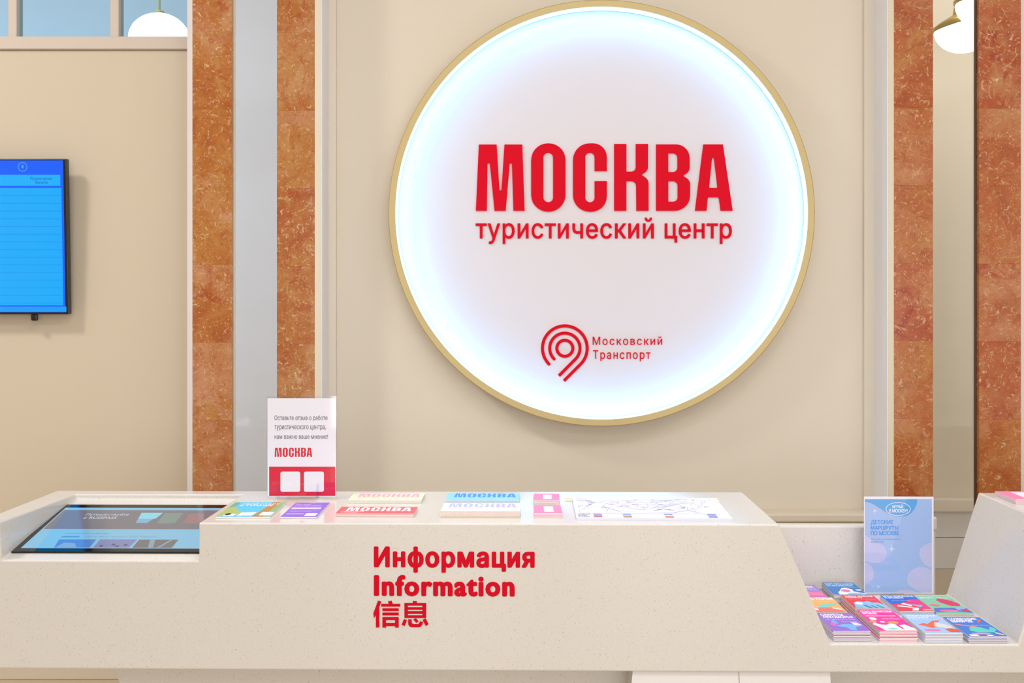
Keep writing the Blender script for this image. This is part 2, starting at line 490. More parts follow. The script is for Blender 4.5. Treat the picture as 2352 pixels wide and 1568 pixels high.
# sign wall with its two shallow corner strips and the low plinth in front
wl, wr = XY(757, YW), XY(2008, YW)
wb = S(box('wall_back', wl - 0.02, wr + 0.02, YW, YW + 0.15, 0, ZC, M_WALL))
for i, (a, c) in enumerate(((757, 772), (1985, 2008))):
    S(box('trim_%d' % (i + 1), XY(a, YW - 0.02) - (0.02 if i == 0 else 0), XY(c, YW - 0.02) + (0.02 if i else 0), YW - 0.02, YW, 0.74, ZC, M_WALL, bev=0.004))
bm = bmesh.new()
add_box(bm, wl, wr, YW - 0.09, YW - 0.001, 0, 0.705)
add_box(bm, wl, wr, YW - 0.12, YW - 0.001, 0.705, 0.738, 0.006)
pl = S(link('trim_3', bm_mesh(bm, 'plinth'), M_STONE))

# piers: stone body, a column of marble tiles on each face, mirror between the two columns
def tile_column(parent, px0, px1, joints, m):
    x0, x1 = XY(px0, YP), XY(px1, YP)
    for zb, zt in joints:
        bm = bmesh.new(); add_box(bm, -(x1 - x0) / 2, (x1 - x0) / 2, 0, 0.03, 0.0007, zt - zb - 0.0007, 0.0015, 1)
        link('marble_tile', bm_mesh(bm, 'marble_tile'), m, parent, ((x0 + x1) / 2, YP, zb))
def joints(off):
    zs = []; y = off
    while True:
        z = CZ + (HZ - y) * YP / F
        if z < 0.78: break
        zs.append(z); y += 178.6
    up = [zs[0] + 0.3189 * k for k in range(1, 6)]
    zs = sorted([u for u in up if u < ZC] + zs + [0.745]); zs.append(ZC)
    return list(zip(zs, zs[1:]))
def pier(n, edges, cols, m, jn, names):
    x0, x1 = XY(edges[0], YP), XY(edges[1], YP)
    g0, g1 = XY(cols[0][1], YP), XY(cols[1][0], YP)
    root = S(empty('trim_%d' % n, ((x0 + x1) / 2, YP, 0)))
    bm = bmesh.new(); cx = (x0 + x1) / 2
    z0 = 0.745
    dl, dr = (0.045, 0.32) if n == 4 else (0.32, 0.045)     # the column beside the glazed gap is slim
    add_box(bm, x0 - cx, g0 - cx, 0.03, dl, z0, ZC)
    add_box(bm, g1 - cx, x1 - cx, 0.03, dr, z0, ZC)
    link('pier_body', bm_mesh(bm, 'pier_body'), M_STONE, root)
    for (a, c), side in (((edges[0], cols[0][0]), 0), ((cols[1][1], edges[1]), 1)):
        xa, xb = XY(a, YP), XY(c, YP)
        bm = bmesh.new(); add_box(bm, xa - cx, xb - cx, 0.0, 0.03, z0, ZC)
        link('edge_stone', bm_mesh(bm, 'edge_stone'), M_STONE if names[side] else M_WHITE, root)
    bm = bmesh.new()
    for u0, u1 in ((x0, g0), (g1, x1)):
        add_box(bm, u0 - cx - 0.004, u1 - cx + 0.004, -0.02, 0.06, 0, 0.69, 0.004)
        add_box(bm, u0 - cx - 0.008, u1 - cx + 0.008, -0.03, 0.06, 0.69, 0.745, 0.008)
    link('plinth', bm_mesh(bm, 'plinth'), M_GREYM, root)
    bm = bmesh.new()
    root2 = empty('tmp'); bpy.data.objects.remove(root2)
    for (a, c), off in zip(cols, jn):
        xa, xb = XY(a, YP), XY(c, YP)
        for zb, zt in joints(off):
            bm2 = bmesh.new(); add_box(bm2, -(xb - xa) / 2, (xb - xa) / 2, 0, 0.03, 0.00008, zt - zb - 0.00008, 0.0005, 1)
            link('marble_tile', bm_mesh(bm2, 'marble_tile'), m, root, ((xa + xb) / 2 - cx, 0, zb))
    bm.free()
    return root, g0, g1
pL, gl0, gl1 = pier(4, (430, 737), ((442, 532), (636, 723)), M_MARB_L, (72, 75), (0, 1))
pR, gr0, gr1 = pier(5, (2040, 2420), ((2053, 2143), (2249, 2345)), M_MARB_R, (68, 70), (1, 0))
# white reveals of the sign recess, bluish sign glow tinted into their colour
for n, (xa, xb) in enumerate(((XY(737, YP) - 0.004, XY(737, YP)), (XY(2040, YP), XY(2040, YP) + 0.004))):
    S(box('trim_%d' % (6 + n), xa + (0.004 if n == 0 else -0.004), xb + (0.004 if n == 0 else -0.004), YP + 0.003, YW + 0.1, 0.745, ZC, M_REVEAL))
# slim glazed gaps between the columns, with a back room behind each
for n, g0, g1, dark in ((1, gl0, gl1, False), (2, gr0, gr1, True)):
    cx = (g0 + g1) / 2; w = (g1 - g0) / 2
    root = S(empty('window_%d' % n, (cx, YP + 0.040, 0.0)))
    bm = bmesh.new(); add_box(bm, -w + 0.006, w - 0.006, -0.003, 0.003, 0.001, ZC - 0.001)
    link('pane', bm_mesh(bm, 'pane'), M_PANE, root)
    for s_ in (-1, 1):
        bm = bmesh.new(); add_box(bm, s_ * w - (0.006 if s_ > 0 else 0), s_ * w + (0.006 if s_ < 0 else 0), -0.012, 0.004, 0, ZC, 0.001, 1)
        link('frame_stile', bm_mesh(bm, 'frame_stile'), mat('stile_bronze', (84, 62, 44), 0.4) if (dark and s_ > 0) else mat('stile_cream', (232, 224, 204), 0.4), root)
S(box('wall_back_room', -6, 0.3, 8.5, 8.6, 0, ZC, M_BLUEW))
S(box('wall_divider', 0.3, 0.4, YW + 0.16, 8.6, 0, ZC, M_SIDE))
S(box('wall_back_hall', 0.4, 6, 7.5, 7.6, 0, ZC, M_HALL))
bm = bmesh.new()
add_box(bm, 0.42, 5.98, 7.44, 7.499, 0.0, 0.185, 0.004)
add_box(bm, 0.42, 5.98, 7.46, 7.499, 0.187, 0.345, 0.004)
S(link('baseboard_back_hall', bm_mesh(bm, 'baseboard'), M_GREYM))
S(box('trim_8', 0.42, 5.98, 7.42, 7.499, 0.347, 0.43, M_STONE, bev=0.01))

# partition with glazed transom on the left
px_l = -3.6
pr = XY(434, YT)
zl = CZ + (HZ - 115) * YT / F; zl2 = CZ + (HZ - 85) * YT / F
part = S(empty('wall_partition', (-2.2, YT, 0)))
def P(name, x0, x1, y0, y1, z0, z1, m, bev=0.003):
    bm = bmesh.new(); add_box(bm, x0 + 2.2, x1 + 2.2, y0 - YT, y1 - YT, z0, z1, bev, 1)
    return link(name, bm_mesh(bm, name), m, part)
P('panel', px_l - 2, pr + 0.06, YT, YT + 0.10, 0, zl, M_PART)
P('transom_sill', px_l - 2, pr + 0.06, YT - 0.015, YT + 0.11, zl + 0.001, zl2, M_PINKISH)
P('transom_head', px_l - 2, pr + 0.06, YT, YT + 0.10, 3.55, ZC, M_PART)
for a, c in ((16, 36), (251, 271), (-220, -200), (-440, -420)):
    P('mullion', XY(a, YT), XY(c, YT), YT + 0.01, YT + 0.08, zl2, 3.55, M_PINKISH)
for a, c in ((36, 251), (271, 470), (-200, 16), (-420, -200)):
    P('pane', XY(a, YT) + 0.001, XY(c, YT) - 0.001, YT + 0.04, YT + 0.046, zl2 + 0.001, 3.549, M_BPANE, 0)
P('jamb', XY(430, YT - 0.02), XY(444, YT - 0.02), YT - 0.02, YT + 0.02, 0, ZC, M_WHITE)

# ================================================================== LAMPS
def pendant(loc, r, label):
    root = empty('globe_pendant_lamp', loc); tag(root, label, 'lamp')
    prof = [(0, r * 0.86)] + [(r * 1.0 * math.cos(t), r * (0.86 if t > 0 else 0.7) * math.sin(t)) for t in [math.pi / 2 * k / 12 for k in range(11, -13, -1)]] + [(0, -r * 0.7)]
    bm = bmesh.new(); lathe(bm, prof, 40); link('opal_shade', bm_mesh(bm, 'opal_shade', True), M_LAMP, root)
    bm = bmesh.new(); lathe(bm, [(0, r * 0.84), (0.03, r * 0.84), (0.028, r * 0.92), (0.006, r * 0.95), (0.006, ZC - loc[2] - 0.001), (0, ZC - loc[2] - 0.001)], 16)
    link('rod', bm_mesh(bm, 'rod', True), M_BRASS, root)
pl_ = on_y(366, 90, 7.0)
pendant(pl_, 0.172, 'glowing white globe lamp behind the transom window')

def chandelier():
    c = Vector((2.62, 6.6, 3.0))
    root = empty('bracket_chandelier', (c.x, c.y, c.z)); tag(root, 'brass chandelier with white glass bowls, hanging behind the right glazed gap', 'lamp')
    def rel(px, py, yv):
        return on_y(px, py, yv) - c
    bm = bmesh.new(); tube(bm, [(0, 0, 0.2), (0, 0, ZC - c.z - 0.001)], 0.018); lathe(bm, [(0, 0.06), (0.05, 0.08), (0.07, 0.14), (0.05, 0.24), (0.02, 0.3), (0, 0.3)], 20)
    link('stem', bm_mesh(bm, 'stem', True), M_BRASS, root)
    for px, py, yv, tilt in ((2216, 62, 6.5, -0.22), (2268, 4, 6.30, -0.12), (2330, 60, 6.75, 0.2)):
        p = rel(px, py, yv); r = 0.160
        M = Matrix.Translation(p) @ Matrix.Rotation(tilt, 4, 'Y')
        bm = bmesh.new()
        lathe(bm, [(0, -r * 0.85)] + [(r * math.cos(t), -r * 0.85 * math.sin(t)) for t in [math.pi / 2 * k / 10 for k in range(9, -1, -1)]] + [(r * 0.98, 0.012), (0, 0.012)], 36)
        bmesh.ops.transform(bm, matrix=M, verts=bm.verts)
        bo = link('glass_bowl', bm_mesh(bm, 'glass_bowl', True), M_LAMP, root)
        bm = bmesh.new()
        lathe(bm, [(0, 0.0125), (r * 1.03, 0.0125), (r * 1.03, 0.03), (r * 0.7, 0.055), (r * 0.3, 0.075), (0.03, 0.12), (0, 0.12)], 36)
        bmesh.ops.transform(bm, matrix=M, verts=bm.verts)
        link('brass_cap', bm_mesh(bm, 'brass_cap', True), M_BRASS, root)
        bm = bmesh.new(); e = M @ Vector((0, 0, 0.11)); mid = (e + Vector((0, 0, 0.2))) / 2 + Vector((0, 0, 0.1))
        tube(bm, [e, e + Vector((0, 0, 0.06)), mid, Vector((0, 0, 0.2))], 0.016)
        link('arm', bm_mesh(bm, 'arm', True), M_BRASS, root)
chandelier()

# ================================================================== ROUND SIGN
YR = YW - 0.12                                     # front of the ring
sc = on_y(1382, 489, YR); R = 490 * YR / F; RI = 474 * YR / F
sign = empty('round_light_sign', (sc.x, YW - 0.001, sc.z))
tag(sign, 'large round white illuminated sign in a gold ring with red lettering', 'sign')
SY = YW - 0.001
def ring_mesh(r0, r1, y0, y1, n=160, bev=0.003):
    bm = bmesh.new(); prof = [(r0, y0), (r1 - bev, y0), (r1, y0 + bev), (r1, y1), (r0, y1)]
    rs = [[bm.verts.new((r * math.cos(2 * math.pi * k / n), y, r * math.sin(2 * math.pi * k / n))) for r, y in prof] for k in range(n)]
    for k in range(n):
        a, c = rs[k], rs[(k + 1) % n]
        for i in range(len(prof)): bm.faces.new((a[i], a[(i + 1) % len(prof)], c[(i + 1) % len(prof)], c[i]))
    me = bm_mesh(bm, 'ring')
    return me
link('ring', ring_mesh(RI, R, YR - SY, 0.0), M_GOLD, sign)
DF = 0.072                                         # the face lies this deep behind the ring's front
bm = bmesh.new(); n = 128
a = [bm.verts.new((RI * math.cos(2 * math.pi * k / n), YR + DF - SY, RI * math.sin(2 * math.pi * k / n))) for k in range(n)]
c = [bm.verts.new((v.co.x, -0.004, v.co.z)) for v in a]
bm.faces.new(a); bm.faces.new(list(reversed(c)))
for k in range(n): bm.faces.new((a[k], c[k], c[(k + 1) % n], a[(k + 1) % n]))
link('sign_face', bm_mesh(bm, 'sign_face'), M_DISC, sign)
link('led_strip', ring_mesh(RI - 0.004, RI - 0.0005, YR - SY + 0.012, YR - SY + 0.05, bev=0.0005), M_LED, sign)
YL = YR + DF - 0.008                               # front of the letters
def sgn(px, py):
    p = on_y(px, py, YL); return (p.x - sc.x, p.z - sc.z)
LM = Matrix.Translation((0, YL + 0.008 - 0.0003 - SY, 0)) @ UP
k = 660 / 2352
for g in WORD:
    loops = [[sgn(1060 + x * k, 300 + y * k) for x, y in lp] for lp in g]
    put('letter', solid(curve_mesh(loops), 0.008), M_RED, sign, LM)
def letters(s, x0, y0, x1, y1, bold, parent, M, mapf, m, depth, space=1.0, name='letter'):
    """lettering fitted to a pixel box of the photo, one mesh per letter"""
    p, q = mapf(x0, y1), mapf(x1, y0)
    vf = fit(text_mesh(s, bold, space), p[0], p[1], q[0], q[1])
    for one in islands(vf): put(name, solid(one, depth), m, parent, M)
letters('туристический центр', 1060 + 115 * k, 300 + 710 * k, 1060 + 2215 * k, 300 + 927 * k, 0.016, sign, LM, sgn, M_RED, 0.006, 1.06)
k3 = 320 / 2352
letters('Московский', 1220 + 1040 * k3, 720 + 385 * k3, 1220 + 2215 * k3, 720 + 530 * k3, 0.002, sign, LM, sgn, M_RED, 0.004, 1.2)
letters('Транспорт', 1220 + 1045 * k3, 720 + 618 * k3, 1220 + 2015 * k3, 720 + 805 * k3, 0.002, sign, LM, sgn, M_RED, 0.004, 1.2)
# emblem: ring and two hooked bands
def stroke(path, w, cap0):
    L_, R_ = [], []
    for i, p in enumerate(path):
        a = path[max(i - 1, 0)]; b = path[min(i + 1, len(path) - 1)]
        d = Vector((b[0] - a[0], b[1] - a[1])).normalized(); nn = Vector((-d.y, d.x)) * w / 2
        L_.append((p[0] + nn.x, p[1] + nn.y)); R_.append((p[0] - nn.x, p[1] - nn.y))
    out = L_ + R_[::-1]
    if cap0:
        p = path[0]; d = Vector((path[1][0] - p[0], path[1][1] - p[1])).normalized(); th = math.atan2(-d.x, d.y)
        for j in range(1, 8):
            t = th - math.pi * j / 8 * 1.0
            out.append((p[0] + math.cos(t) * w / 2, p[1] + math.sin(t) * w / 2))
    return out
def emb(pts): return [sgn(1220 + x * k3, 720 + y * k3) for x, y in pts]
put('emblem_ring', solid(curve_mesh([emb(ellipse(570, 585, 162, 162, 56)), emb(ellipse(570, 585, 109, 109, 56))]), 0.004), M_RED, sign, LM)
for r, end in ((256, (470, 1050)), (378, (555, 1136))):
    path = [(570 + r * math.cos(t), 585 + r * math.sin(t)) for t in [math.radians(135 + 270 * j / 60) for j in range(61)]]
    path += [end]
    put('emblem_band', solid(curve_mesh([emb(stroke(path, 53, True))]), 0.004), M_RED, sign, LM)

# ================================================================== TELEVISION
def television():
    yv = YT - 0.085
    x1 = XY(155, yv); x0 = x1 - 1.23
    zt = CZ + (HZ - 365) * yv / F; zb = CZ + (HZ - 722) * yv / F
    h = zt - zb; cx = (x0 + x1) / 2; cz = (zt + zb) / 2
    root = empty('television', (cx, yv, cz)); root.rotation_euler = (math.radians(2.6), 0, 0)
    tag(root, 'wall-mounted flat television with a bright blue screen', 'television')
    bm = bmesh.new(); add_box(bm, -(x1 - x0) / 2, (x1 - x0) / 2, 0, 0.035, -h / 2, h / 2, 0.003)
    link('casing', bm_mesh(bm, 'casing'), M_BLACK, root)
    bm = bmesh.new(); add_box(bm, -0.2, 0.2, 0.035, 0.058, -0.15, 0.15)
    link('wall_bracket', bm_mesh(bm, 'wall_bracket'), M_BLACK, root)
    bm = bmesh.new(); add_box(bm, XY(66, yv) - cx, XY(81, yv) - cx, 0.004, 0.022, -h / 2 - 0.028, -h / 2 + 0.002, 0.006)
    link('sensor', bm_mesh(bm, 'sensor'), M_BLACK, root)
    def loc(px, py):
        p = on_y(px, py, yv); return (p.x - cx, p.z - cz)
    def rect(pa, pb, z, m, name, par=root):
        a, c = loc(*pa), loc(*pb)
        return put(name, quad([(a[0], c[1]), (c[0], c[1]), (c[0], a[1]), (a[0], a[1])]), m, par, Matrix.Translation((0, -z, 0)) @ UP)
    L0 = (x0 - 0) * F / yv + CX + 8
    d = rect((L0, 369), (148, 717), 0.0008, glow((6, 96, 255), 0.95), 'display')
    rect((L0, 402), (141, 427), 0.0012, glow((10, 178, 255), 0.95), 'column_header', d)
    rect((L0, 432), (143, 701), 0.0012, glow((4, 174, 255), 0.95), 'table_panel', d)
    rect((L0, 704), (150, 716), 0.0012, glow((4, 158, 255), 0.95), 'footer_bar', d)
    for j in range(15):
        y = 449 + j * 17.6
        rect((L0, y), (142, y + 1.3), 0.0015, glow((2, 150, 250), 0.9), 'row_line', d)
    for s, y0, y1, a, c in (('Примечание', 407, 415, 72, 122), ('Remarks', 415.5, 422.5, 84, 112)):
        p, q = loc(a, y1), loc(c, y0)
        put('caption', fit(text_mesh(s), p[0], p[1], q[0], q[1], 0.0015), glow((20, 90, 200), 0.8), d, UP)
    ro = [loc(55 + 11 * math.cos(t), 384 + 11 * math.sin(t)) for t in [2 * math.pi * j / 24 for j in range(24)]]
    ri = [loc(55 + 9 * math.cos(t), 384 + 9 * math.sin(t)) for t in [2 * math.pi * j / 24 for j in range(24)]]
    put('round_icon', fit_z(curve_mesh([ro, ri]), 0.0015), glow((70, 160, 255), 0.9), d, UP)
    ro = [loc(55 + 3.5 * math.cos(t), 383 + 5 * math.sin(t)) for t in [2 * math.pi * j / 5 for j in range(5)]]
    put('round_icon', fit_z(curve_mesh([ro]), 0.0015), glow((70, 160, 255), 0.9), d, UP)
def fit_z(vf, z): return [(v[0], v[1], v[2] + z) for v in vf[0]], vf[1]
television()

# ================================================================== COUNTER
YAW = -math.radians(0.9)
Y0 = 3.40
ZT, ZB, ZN = 1.0, 0.589, 0.669                      # top, underside, niche floor
counter = empty('information_counter', (0, Y0, 0), YAW)
tag(counter, 'long faceted speckled quartz reception counter with red information lettering', 'counter')
CW = Matrix.Translation((0, Y0, 0)) @ Matrix.Rotation(YAW, 4, 'Z')
CI = CW.inverted()
DB = 0.585                                          # depth of the counter
SL = 0.177; ZF = 0.8936                             # sloped screen bed
bm = bmesh.new()
prism_y(bm, [(-1.505, ZB), (2.5, ZB), (2.5, ZT), (1.506, ZT), (1.402, ZN), (0.885, ZN), (0.742, ZT), (-1.505, ZT)], 0, DB)
body = link('body', bm_mesh(bm, 'body'), M_QUARTZ, counter)
bm = bmesh.new()                                    # cutter for the screen bed
yb = 0.51
V = [bm.verts.new(v) for v in ((-1.435, -0.05, ZF - 0.05 * SL), (-0.877, -0.05, ZF - 0.05 * SL), (-0.877, yb, ZF + yb * SL), (-1.415, yb, ZF + yb * SL),
                               (-1.449, -0.05, 1.1), (-0.877, -0.05, 1.1), (-0.877, yb, 1.1), (-1.425, yb, 1.1))]
for f in ((0, 3, 2, 1), (4, 5, 6, 7), (0, 1, 5, 4), (1, 2, 6, 5), (2, 3, 7, 6), (3, 0, 4, 7)): bm.faces.new([V[i] for i in f])
cut = link('cutter', bm_mesh(bm, 'cutter'), M_QUARTZ, counter)
md = body.modifiers.new('cut', 'BOOLEAN'); md.object = cut; md.operation = 'DIFFERENCE'; md.solver = 'EXACT'
bv = body.modifiers.new('soft', 'BEVEL'); bv.width = 0.005; bv.segments = 3; bv.limit_method = 'ANGLE'; bv.angle_limit = math.radians(20)
dg = bpy.context.evaluated_depsgraph_get()
me = bpy.data.meshes.new_from_object(body.evaluated_get(dg))
body.modifiers.clear(); body.data = me; me.name = 'body'
bpy.data.objects.remove(cut)
# base: shaded plinth set back, with a bright flared panel
bm = bmesh.new()
prism_y(bm, [(XY(247, 3.55), ZB), (2.4, ZB), (2.4, 0.0), (XY(247, 3.55) + 0.26, 0.0)], 0.13, 0.52)
link('base', bm_mesh(bm, 'base'), M_QUARTZ, counter)
bm = bmesh.new()
xa, xb, xm = XY(1454, 3.4), XY(1910, 3.38), XY(1699, 3.39)
for a, c, a2, c2 in ((xa, xm - 0.0008, xa - 0.07, xm - 0.0008), (xm + 0.0008, xb, xm + 0.0008, xb + 0.02)):
    v = [bm.verts.new(p) for p in ((a, 0.012, ZB - 0.001), (c, 0.012, ZB - 0.001), (c2, -0.10, 0.0), (a2, -0.10, 0.0), (a, 0.128, ZB - 0.001), (c, 0.128, ZB - 0.001), (c2, 0.128, 0.0), (a2, 0.128, 0.0))]
    for f in ((0, 1, 2, 3), (4, 7, 6, 5), (0, 4, 5, 1), (3, 2, 6, 7), (0, 3, 7, 4), (1, 5, 6, 2)): bm.faces.new([v[i] for i in f])
link('flared_panel', bm_mesh(bm, 'flared_panel'), M_WHITE, counter)
# low upstand behind the leaflet niche
bm = bmesh.new()
add_box(bm, 0.80, 1.27, DB + 0.002, 0.68, ZB, ZN - 0.002)
add_box(bm, 0.60, 1.27, 0.645, 0.70, ZN - 0.002, 0.880, 0.006)
link('back_upstand', bm_mesh(bm, 'back_upstand'), M_QUARTZ, counter)
# red lettering stuck on the front
def cfront(px, py):
    n = CW.to_3x3() @ Vector((0, -1, 0)); p = CI @ on_plane(px, py, CW @ Vector((0, 0, 0)), n); return (p.x, p.z)
k4 = 440 / 2352
FM = Matrix.Translation((0, 0.0003, 0)) @ UP
letters('Информация', 820 + 207 * k4, 1220 + 190 * k4, 820 + 2182 * k4, 1220 + 505 * k4, 0.052, counter, FM, cfront, M_RED2, 0.0015, 1.14)
letters('Information', 820 + 207 * k4, 1220 + 538 * k4, 820 + 1936 * k4, 1220 + 795 * k4, 0.052, counter, FM, cfront, M_RED2, 0.0015, 1.14)
def R4(x0, y0, x1, y1): return [(x0, y0), (x1, y0), (x1, y1), (x0, y1)]
han = [
    [[(258, 848), (300, 860), (275, 930), (275, 1178), (232, 1178), (232, 1030), (208, 1062), (200, 1005)]],
    [[(378, 860), (425, 848), (440, 888), (532, 888), (532, 922), (298, 922), (298, 888), (392, 888)]],
    [R4(312, 942, 513, 977)], [R4(312, 995, 513, 1030)],
    [[(312, 1050), (513, 1050), (513, 1180), (468, 1180), (468, 1162), (357, 1162), (357, 1180), (312, 1180)], R4(357, 1088, 468, 1122)]]
han2 = [
    [[(690, 850), (742, 858), (730, 878), (850, 878), (850, 1062), (582, 1062), (582, 878), (680, 878)], R4(625, 910, 803, 930), R4(625, 960, 803, 978), R4(625, 1010, 803, 1028)],
    [[(575, 1075), (615, 1086), (588, 1162), (548, 1145)]],
    [[(628, 1078), (672, 1078), (674, 1122), (690, 1137), (755, 1137), (776, 1100), (812, 1112), (800, 1150), (772, 1175), (668, 1175), (640, 1162), (628, 1138)]],
    [[(690, 1078), (725, 1065), (758, 1105), (728, 1122)]],
    [[(805, 1085), (842, 1066), (880, 1137), (845, 1162)]]]
for ch in (han, han2):
    Vv = []; Ff = []
    for g in ch:
        vs, fs = curve_mesh([[cfront(820 + x * k4, 1220 + y * k4) for x, y in lp] for lp in g])
        n0 = len(Vv); Vv += vs; Ff += [tuple(n0 + i for i in f) for f in fs]
    put('letter', solid((Vv, Ff), 0.0015), M_RED2, counter, FM)

# ------------------------------------------------------------------ touch screen in its sloped bed
def touch_screen():
    n_l = Vector((0, -SL, 1)).normalized()
    p0 = CW @ Vector((-1.15, 0.0, ZF)); n = CW.to_3x3() @ n_l
    t = 0.0055
    p0 = p0 + n * t
    root = empty('touch_screen', p0 + n * (-t + 0.0004))
    tag(root, 'black-framed touch screen sunk into the left end of the counter', 'screen')
    ux = (CW.to_3x3() @ Vector((1, 0, 0))).normalized(); uy = n.cross(ux).normalized()
    M3 = Matrix((ux, uy, n)).transposed()
    root.rotation_euler = M3.to_euler()
    RI_ = (Matrix.Translation(root.location) @ M3.to_4x4()).inverted()
    def loc(px, py):
        q = RI_ @ on_plane(px, py, p0, n); return (q.x, q.y)
    a = loc(22, 1266); b = loc(150, 1158); xr = -0.884 + 1.15
    x0, y0, y1 = min(a[0], b[0]) + 0.004, a[1], b[1]
    bm = bmesh.new(); add_box(bm, x0, xr, y0, y1, 0, t - 0.0004, 0.001, 1)
    link('glass_slab', bm_mesh(bm, 'glass_slab'), M_BEZEL, root)
    zz = t - 0.0002
    def flat(name, pts, z, m, par): return put(name, quad(pts), m, par, Matrix.Translation((0, 0, z)))
    dx0 = loc(48, 1258)[0]; dy0 = loc(48, 1258.5)[1]; dy1 = loc(160, 1165.5)[1]
    d = flat('display', [(dx0, dy0), (xr - 0.002, dy0), (xr - 0.002, dy1), (dx0, dy1)], zz, glow((140, 204, 238), 0.8), root)
    hy = loc(120, 1214.5)[1]; hy1 = loc(150, 1171)[1]
    flat('hero_banner', [(dx0 + 0.004, hy), (xr - 0.002, hy), (xr - 0.002, hy1), (dx0 + 0.004, hy1)], zz + 0.0002, glow((134, 132, 142), 0.75), d)  # banner tone lifted: reflection haze put into the colour
    q = lambda *c: [loc(x * 0.1998, 1140 + y * 0.1998) for x, y in c]
    for c, col in (([(1560, 305), (1690, 305), (1870, 190), (1625, 190)], (120, 170, 200)), ([(1590, 258), (1785, 258), (1875, 190), (1630, 190)], (130, 205, 245)),
                   ([(1800, 310), (2010, 310), (2110, 190), (1900, 190)], (120, 140, 136)), ([(2100, 312), (2330, 312), (2352, 196), (2180, 196)], (150, 116, 122)),
                   ([(620, 588), (1030, 588), (1108, 495), (680, 495)], (84, 128, 196)), ([(1070, 588), (1480, 588), (1578, 495), (1150, 495)], (122, 130, 178)),
                   ([(1520, 590), (1975, 590), (2050, 497), (1600, 497)], (112, 108, 112)),
                   ([(700, 472), (905, 472), (925, 455), (720, 455)], (88, 140, 190))):
        flat('card', q(*c), zz + 0.0004 + (0.0002 if col == (130, 205, 245) else 0), glow(tuple(min(255, int(c_ * 1.15)) for c_ in col), 0.75), d)  # cards lightened to carry the haze of reflections in their colour
    flat('card_picture', q((1700, 590), (1760, 590), (1785, 500), (1725, 500)), zz + 0.0007, glow((150, 186, 206), 0.7), d)
    flat('card_picture', q((1800, 588), (1840, 588), (1990, 500), (1960, 500)), zz + 0.0007, glow((150, 186, 206), 0.7), d)
    flat('card_picture', q((640, 586), (880, 586), (860, 540), (740, 530)), zz + 0.0007, glow((150, 190, 235), 0.7), d)
    for c in ((1140, 560, 1175, 580), (1280, 545, 1320, 565), (1320, 565, 1360, 582), (1420, 548, 1455, 566)):
        flat('card_picture', q((c[0], c[3]), (c[2], c[3]), (c[2] + 12, c[1]), (c[0] + 12, c[1])), zz + 0.0007, glow((92, 92, 140), 0.7), d)
    for s, x0_, y0_, x1_, y1_, col in (('Путешествуйте', 975, 226, 1470, 196, (210, 226, 244)), ('с RUSSPASS', 950, 258, 1330, 234, (220, 232, 246)), 
                                  ('Планы для вашего путешествия', 745, 434, 1240, 421, (84, 140, 180)),
                                  ('События  Места  Экскурсии  Отели  Маршруты', 960, 471, 1790, 458, (96, 150, 190))):
        a_ = loc(x0_ * 0.1998, 1140 + y0_ * 0.1998); b_2 = loc(x1_ * 0.1998, 1140 + y0_ * 0.1998); c_ = loc(x1_ * 0.1998, 1140 + y1_ * 0.1998)
        put('caption', fit(text_mesh(s, 0.01 if col[0] > 200 else 0), a_[0], a_[1], b_2[0], c_[1], zz + 0.0006), glow(col, 0.75), d)
touch_screen()

# ================================================================== PRINTED MATTER
def booklet_mesh(w, d, t, m_cover, m_page, ch=0.0005):
    """folded booklet lying flat: cover above and below with a groove at the edge, page block between; origin at base centre"""
    c = min(ch, t * 0.3); e = 0.0010
    prof = [(e, 0), (0, c), (0, t - c), (e, t)]
    bm = bmesh.new(); rings = []
    for ins, z in prof:
        rings.append([bm.verts.new((x, y, z)) for x, y in ((-w / 2 + ins, -d / 2 + ins), (w / 2 - ins, -d / 2 + ins), (w / 2 - ins, d / 2 - ins), (-w / 2 + ins, d / 2 - ins))])
    f = bm.faces.new(rings[0][::-1]); f.material_index = 0
    f = bm.faces.new(rings[-1]); f.material_index = 0
    for j in range(3):
        for i in range(4):
            f = bm.faces.new((rings[j][i], rings[j][(i + 1) % 4], rings[j + 1][(i + 1) % 4], rings[j + 1][i]))
            f.material_index = 1 if j == 1 else 0
    me = bm_mesh(bm, 'booklet'); me.materials.append(m_cover); me.materials.append(m_page)
    return me
def art(parent, w, d, t, items):
    """printed cover: u to the right, v away from the viewer, both 0..1"""
    z = t + 0.00006
    for i, it in enumerate(items):
        kd = it[0]; zz = z + 0.00004 * (i + 1)
        X = lambda u: (u - 0.5) * w
        Yv = lambda v: (v - 0.5) * d
        if kd == 't':
            _, s, u0, v0, u1, v1, col, bold = it
            put('cover_title' if bold > 0.01 else 'cover_caption', fit(text_mesh(s, bold, 1.05, 2, 0.85), X(u0), Yv(v0), X(u1), Yv(v1), zz), ink(col), parent)
        elif kd == 'w':
            _, u0, v0, u1, v1, col = it
            put('cover_title', word_flat(X(u0), Yv(v0), X(u1), Yv(v1), zz), ink(col), parent)
        else:
            if kd == 'e': pts = [(X(p[0]), Yv(p[1])) for p in ellipse(*it[1], n=24)]
            else: pts = [(X(p[0]), Yv(p[1])) for p in it[1]]
            put('cover_picture', fit_z(curve_mesh([pts]), zz), ink(it[2]), parent)
ORD = ['', 'second', 'third', 'fourth', 'fifth', 'sixth', 'seventh', 'eighth', 'ninth', 'tenth']
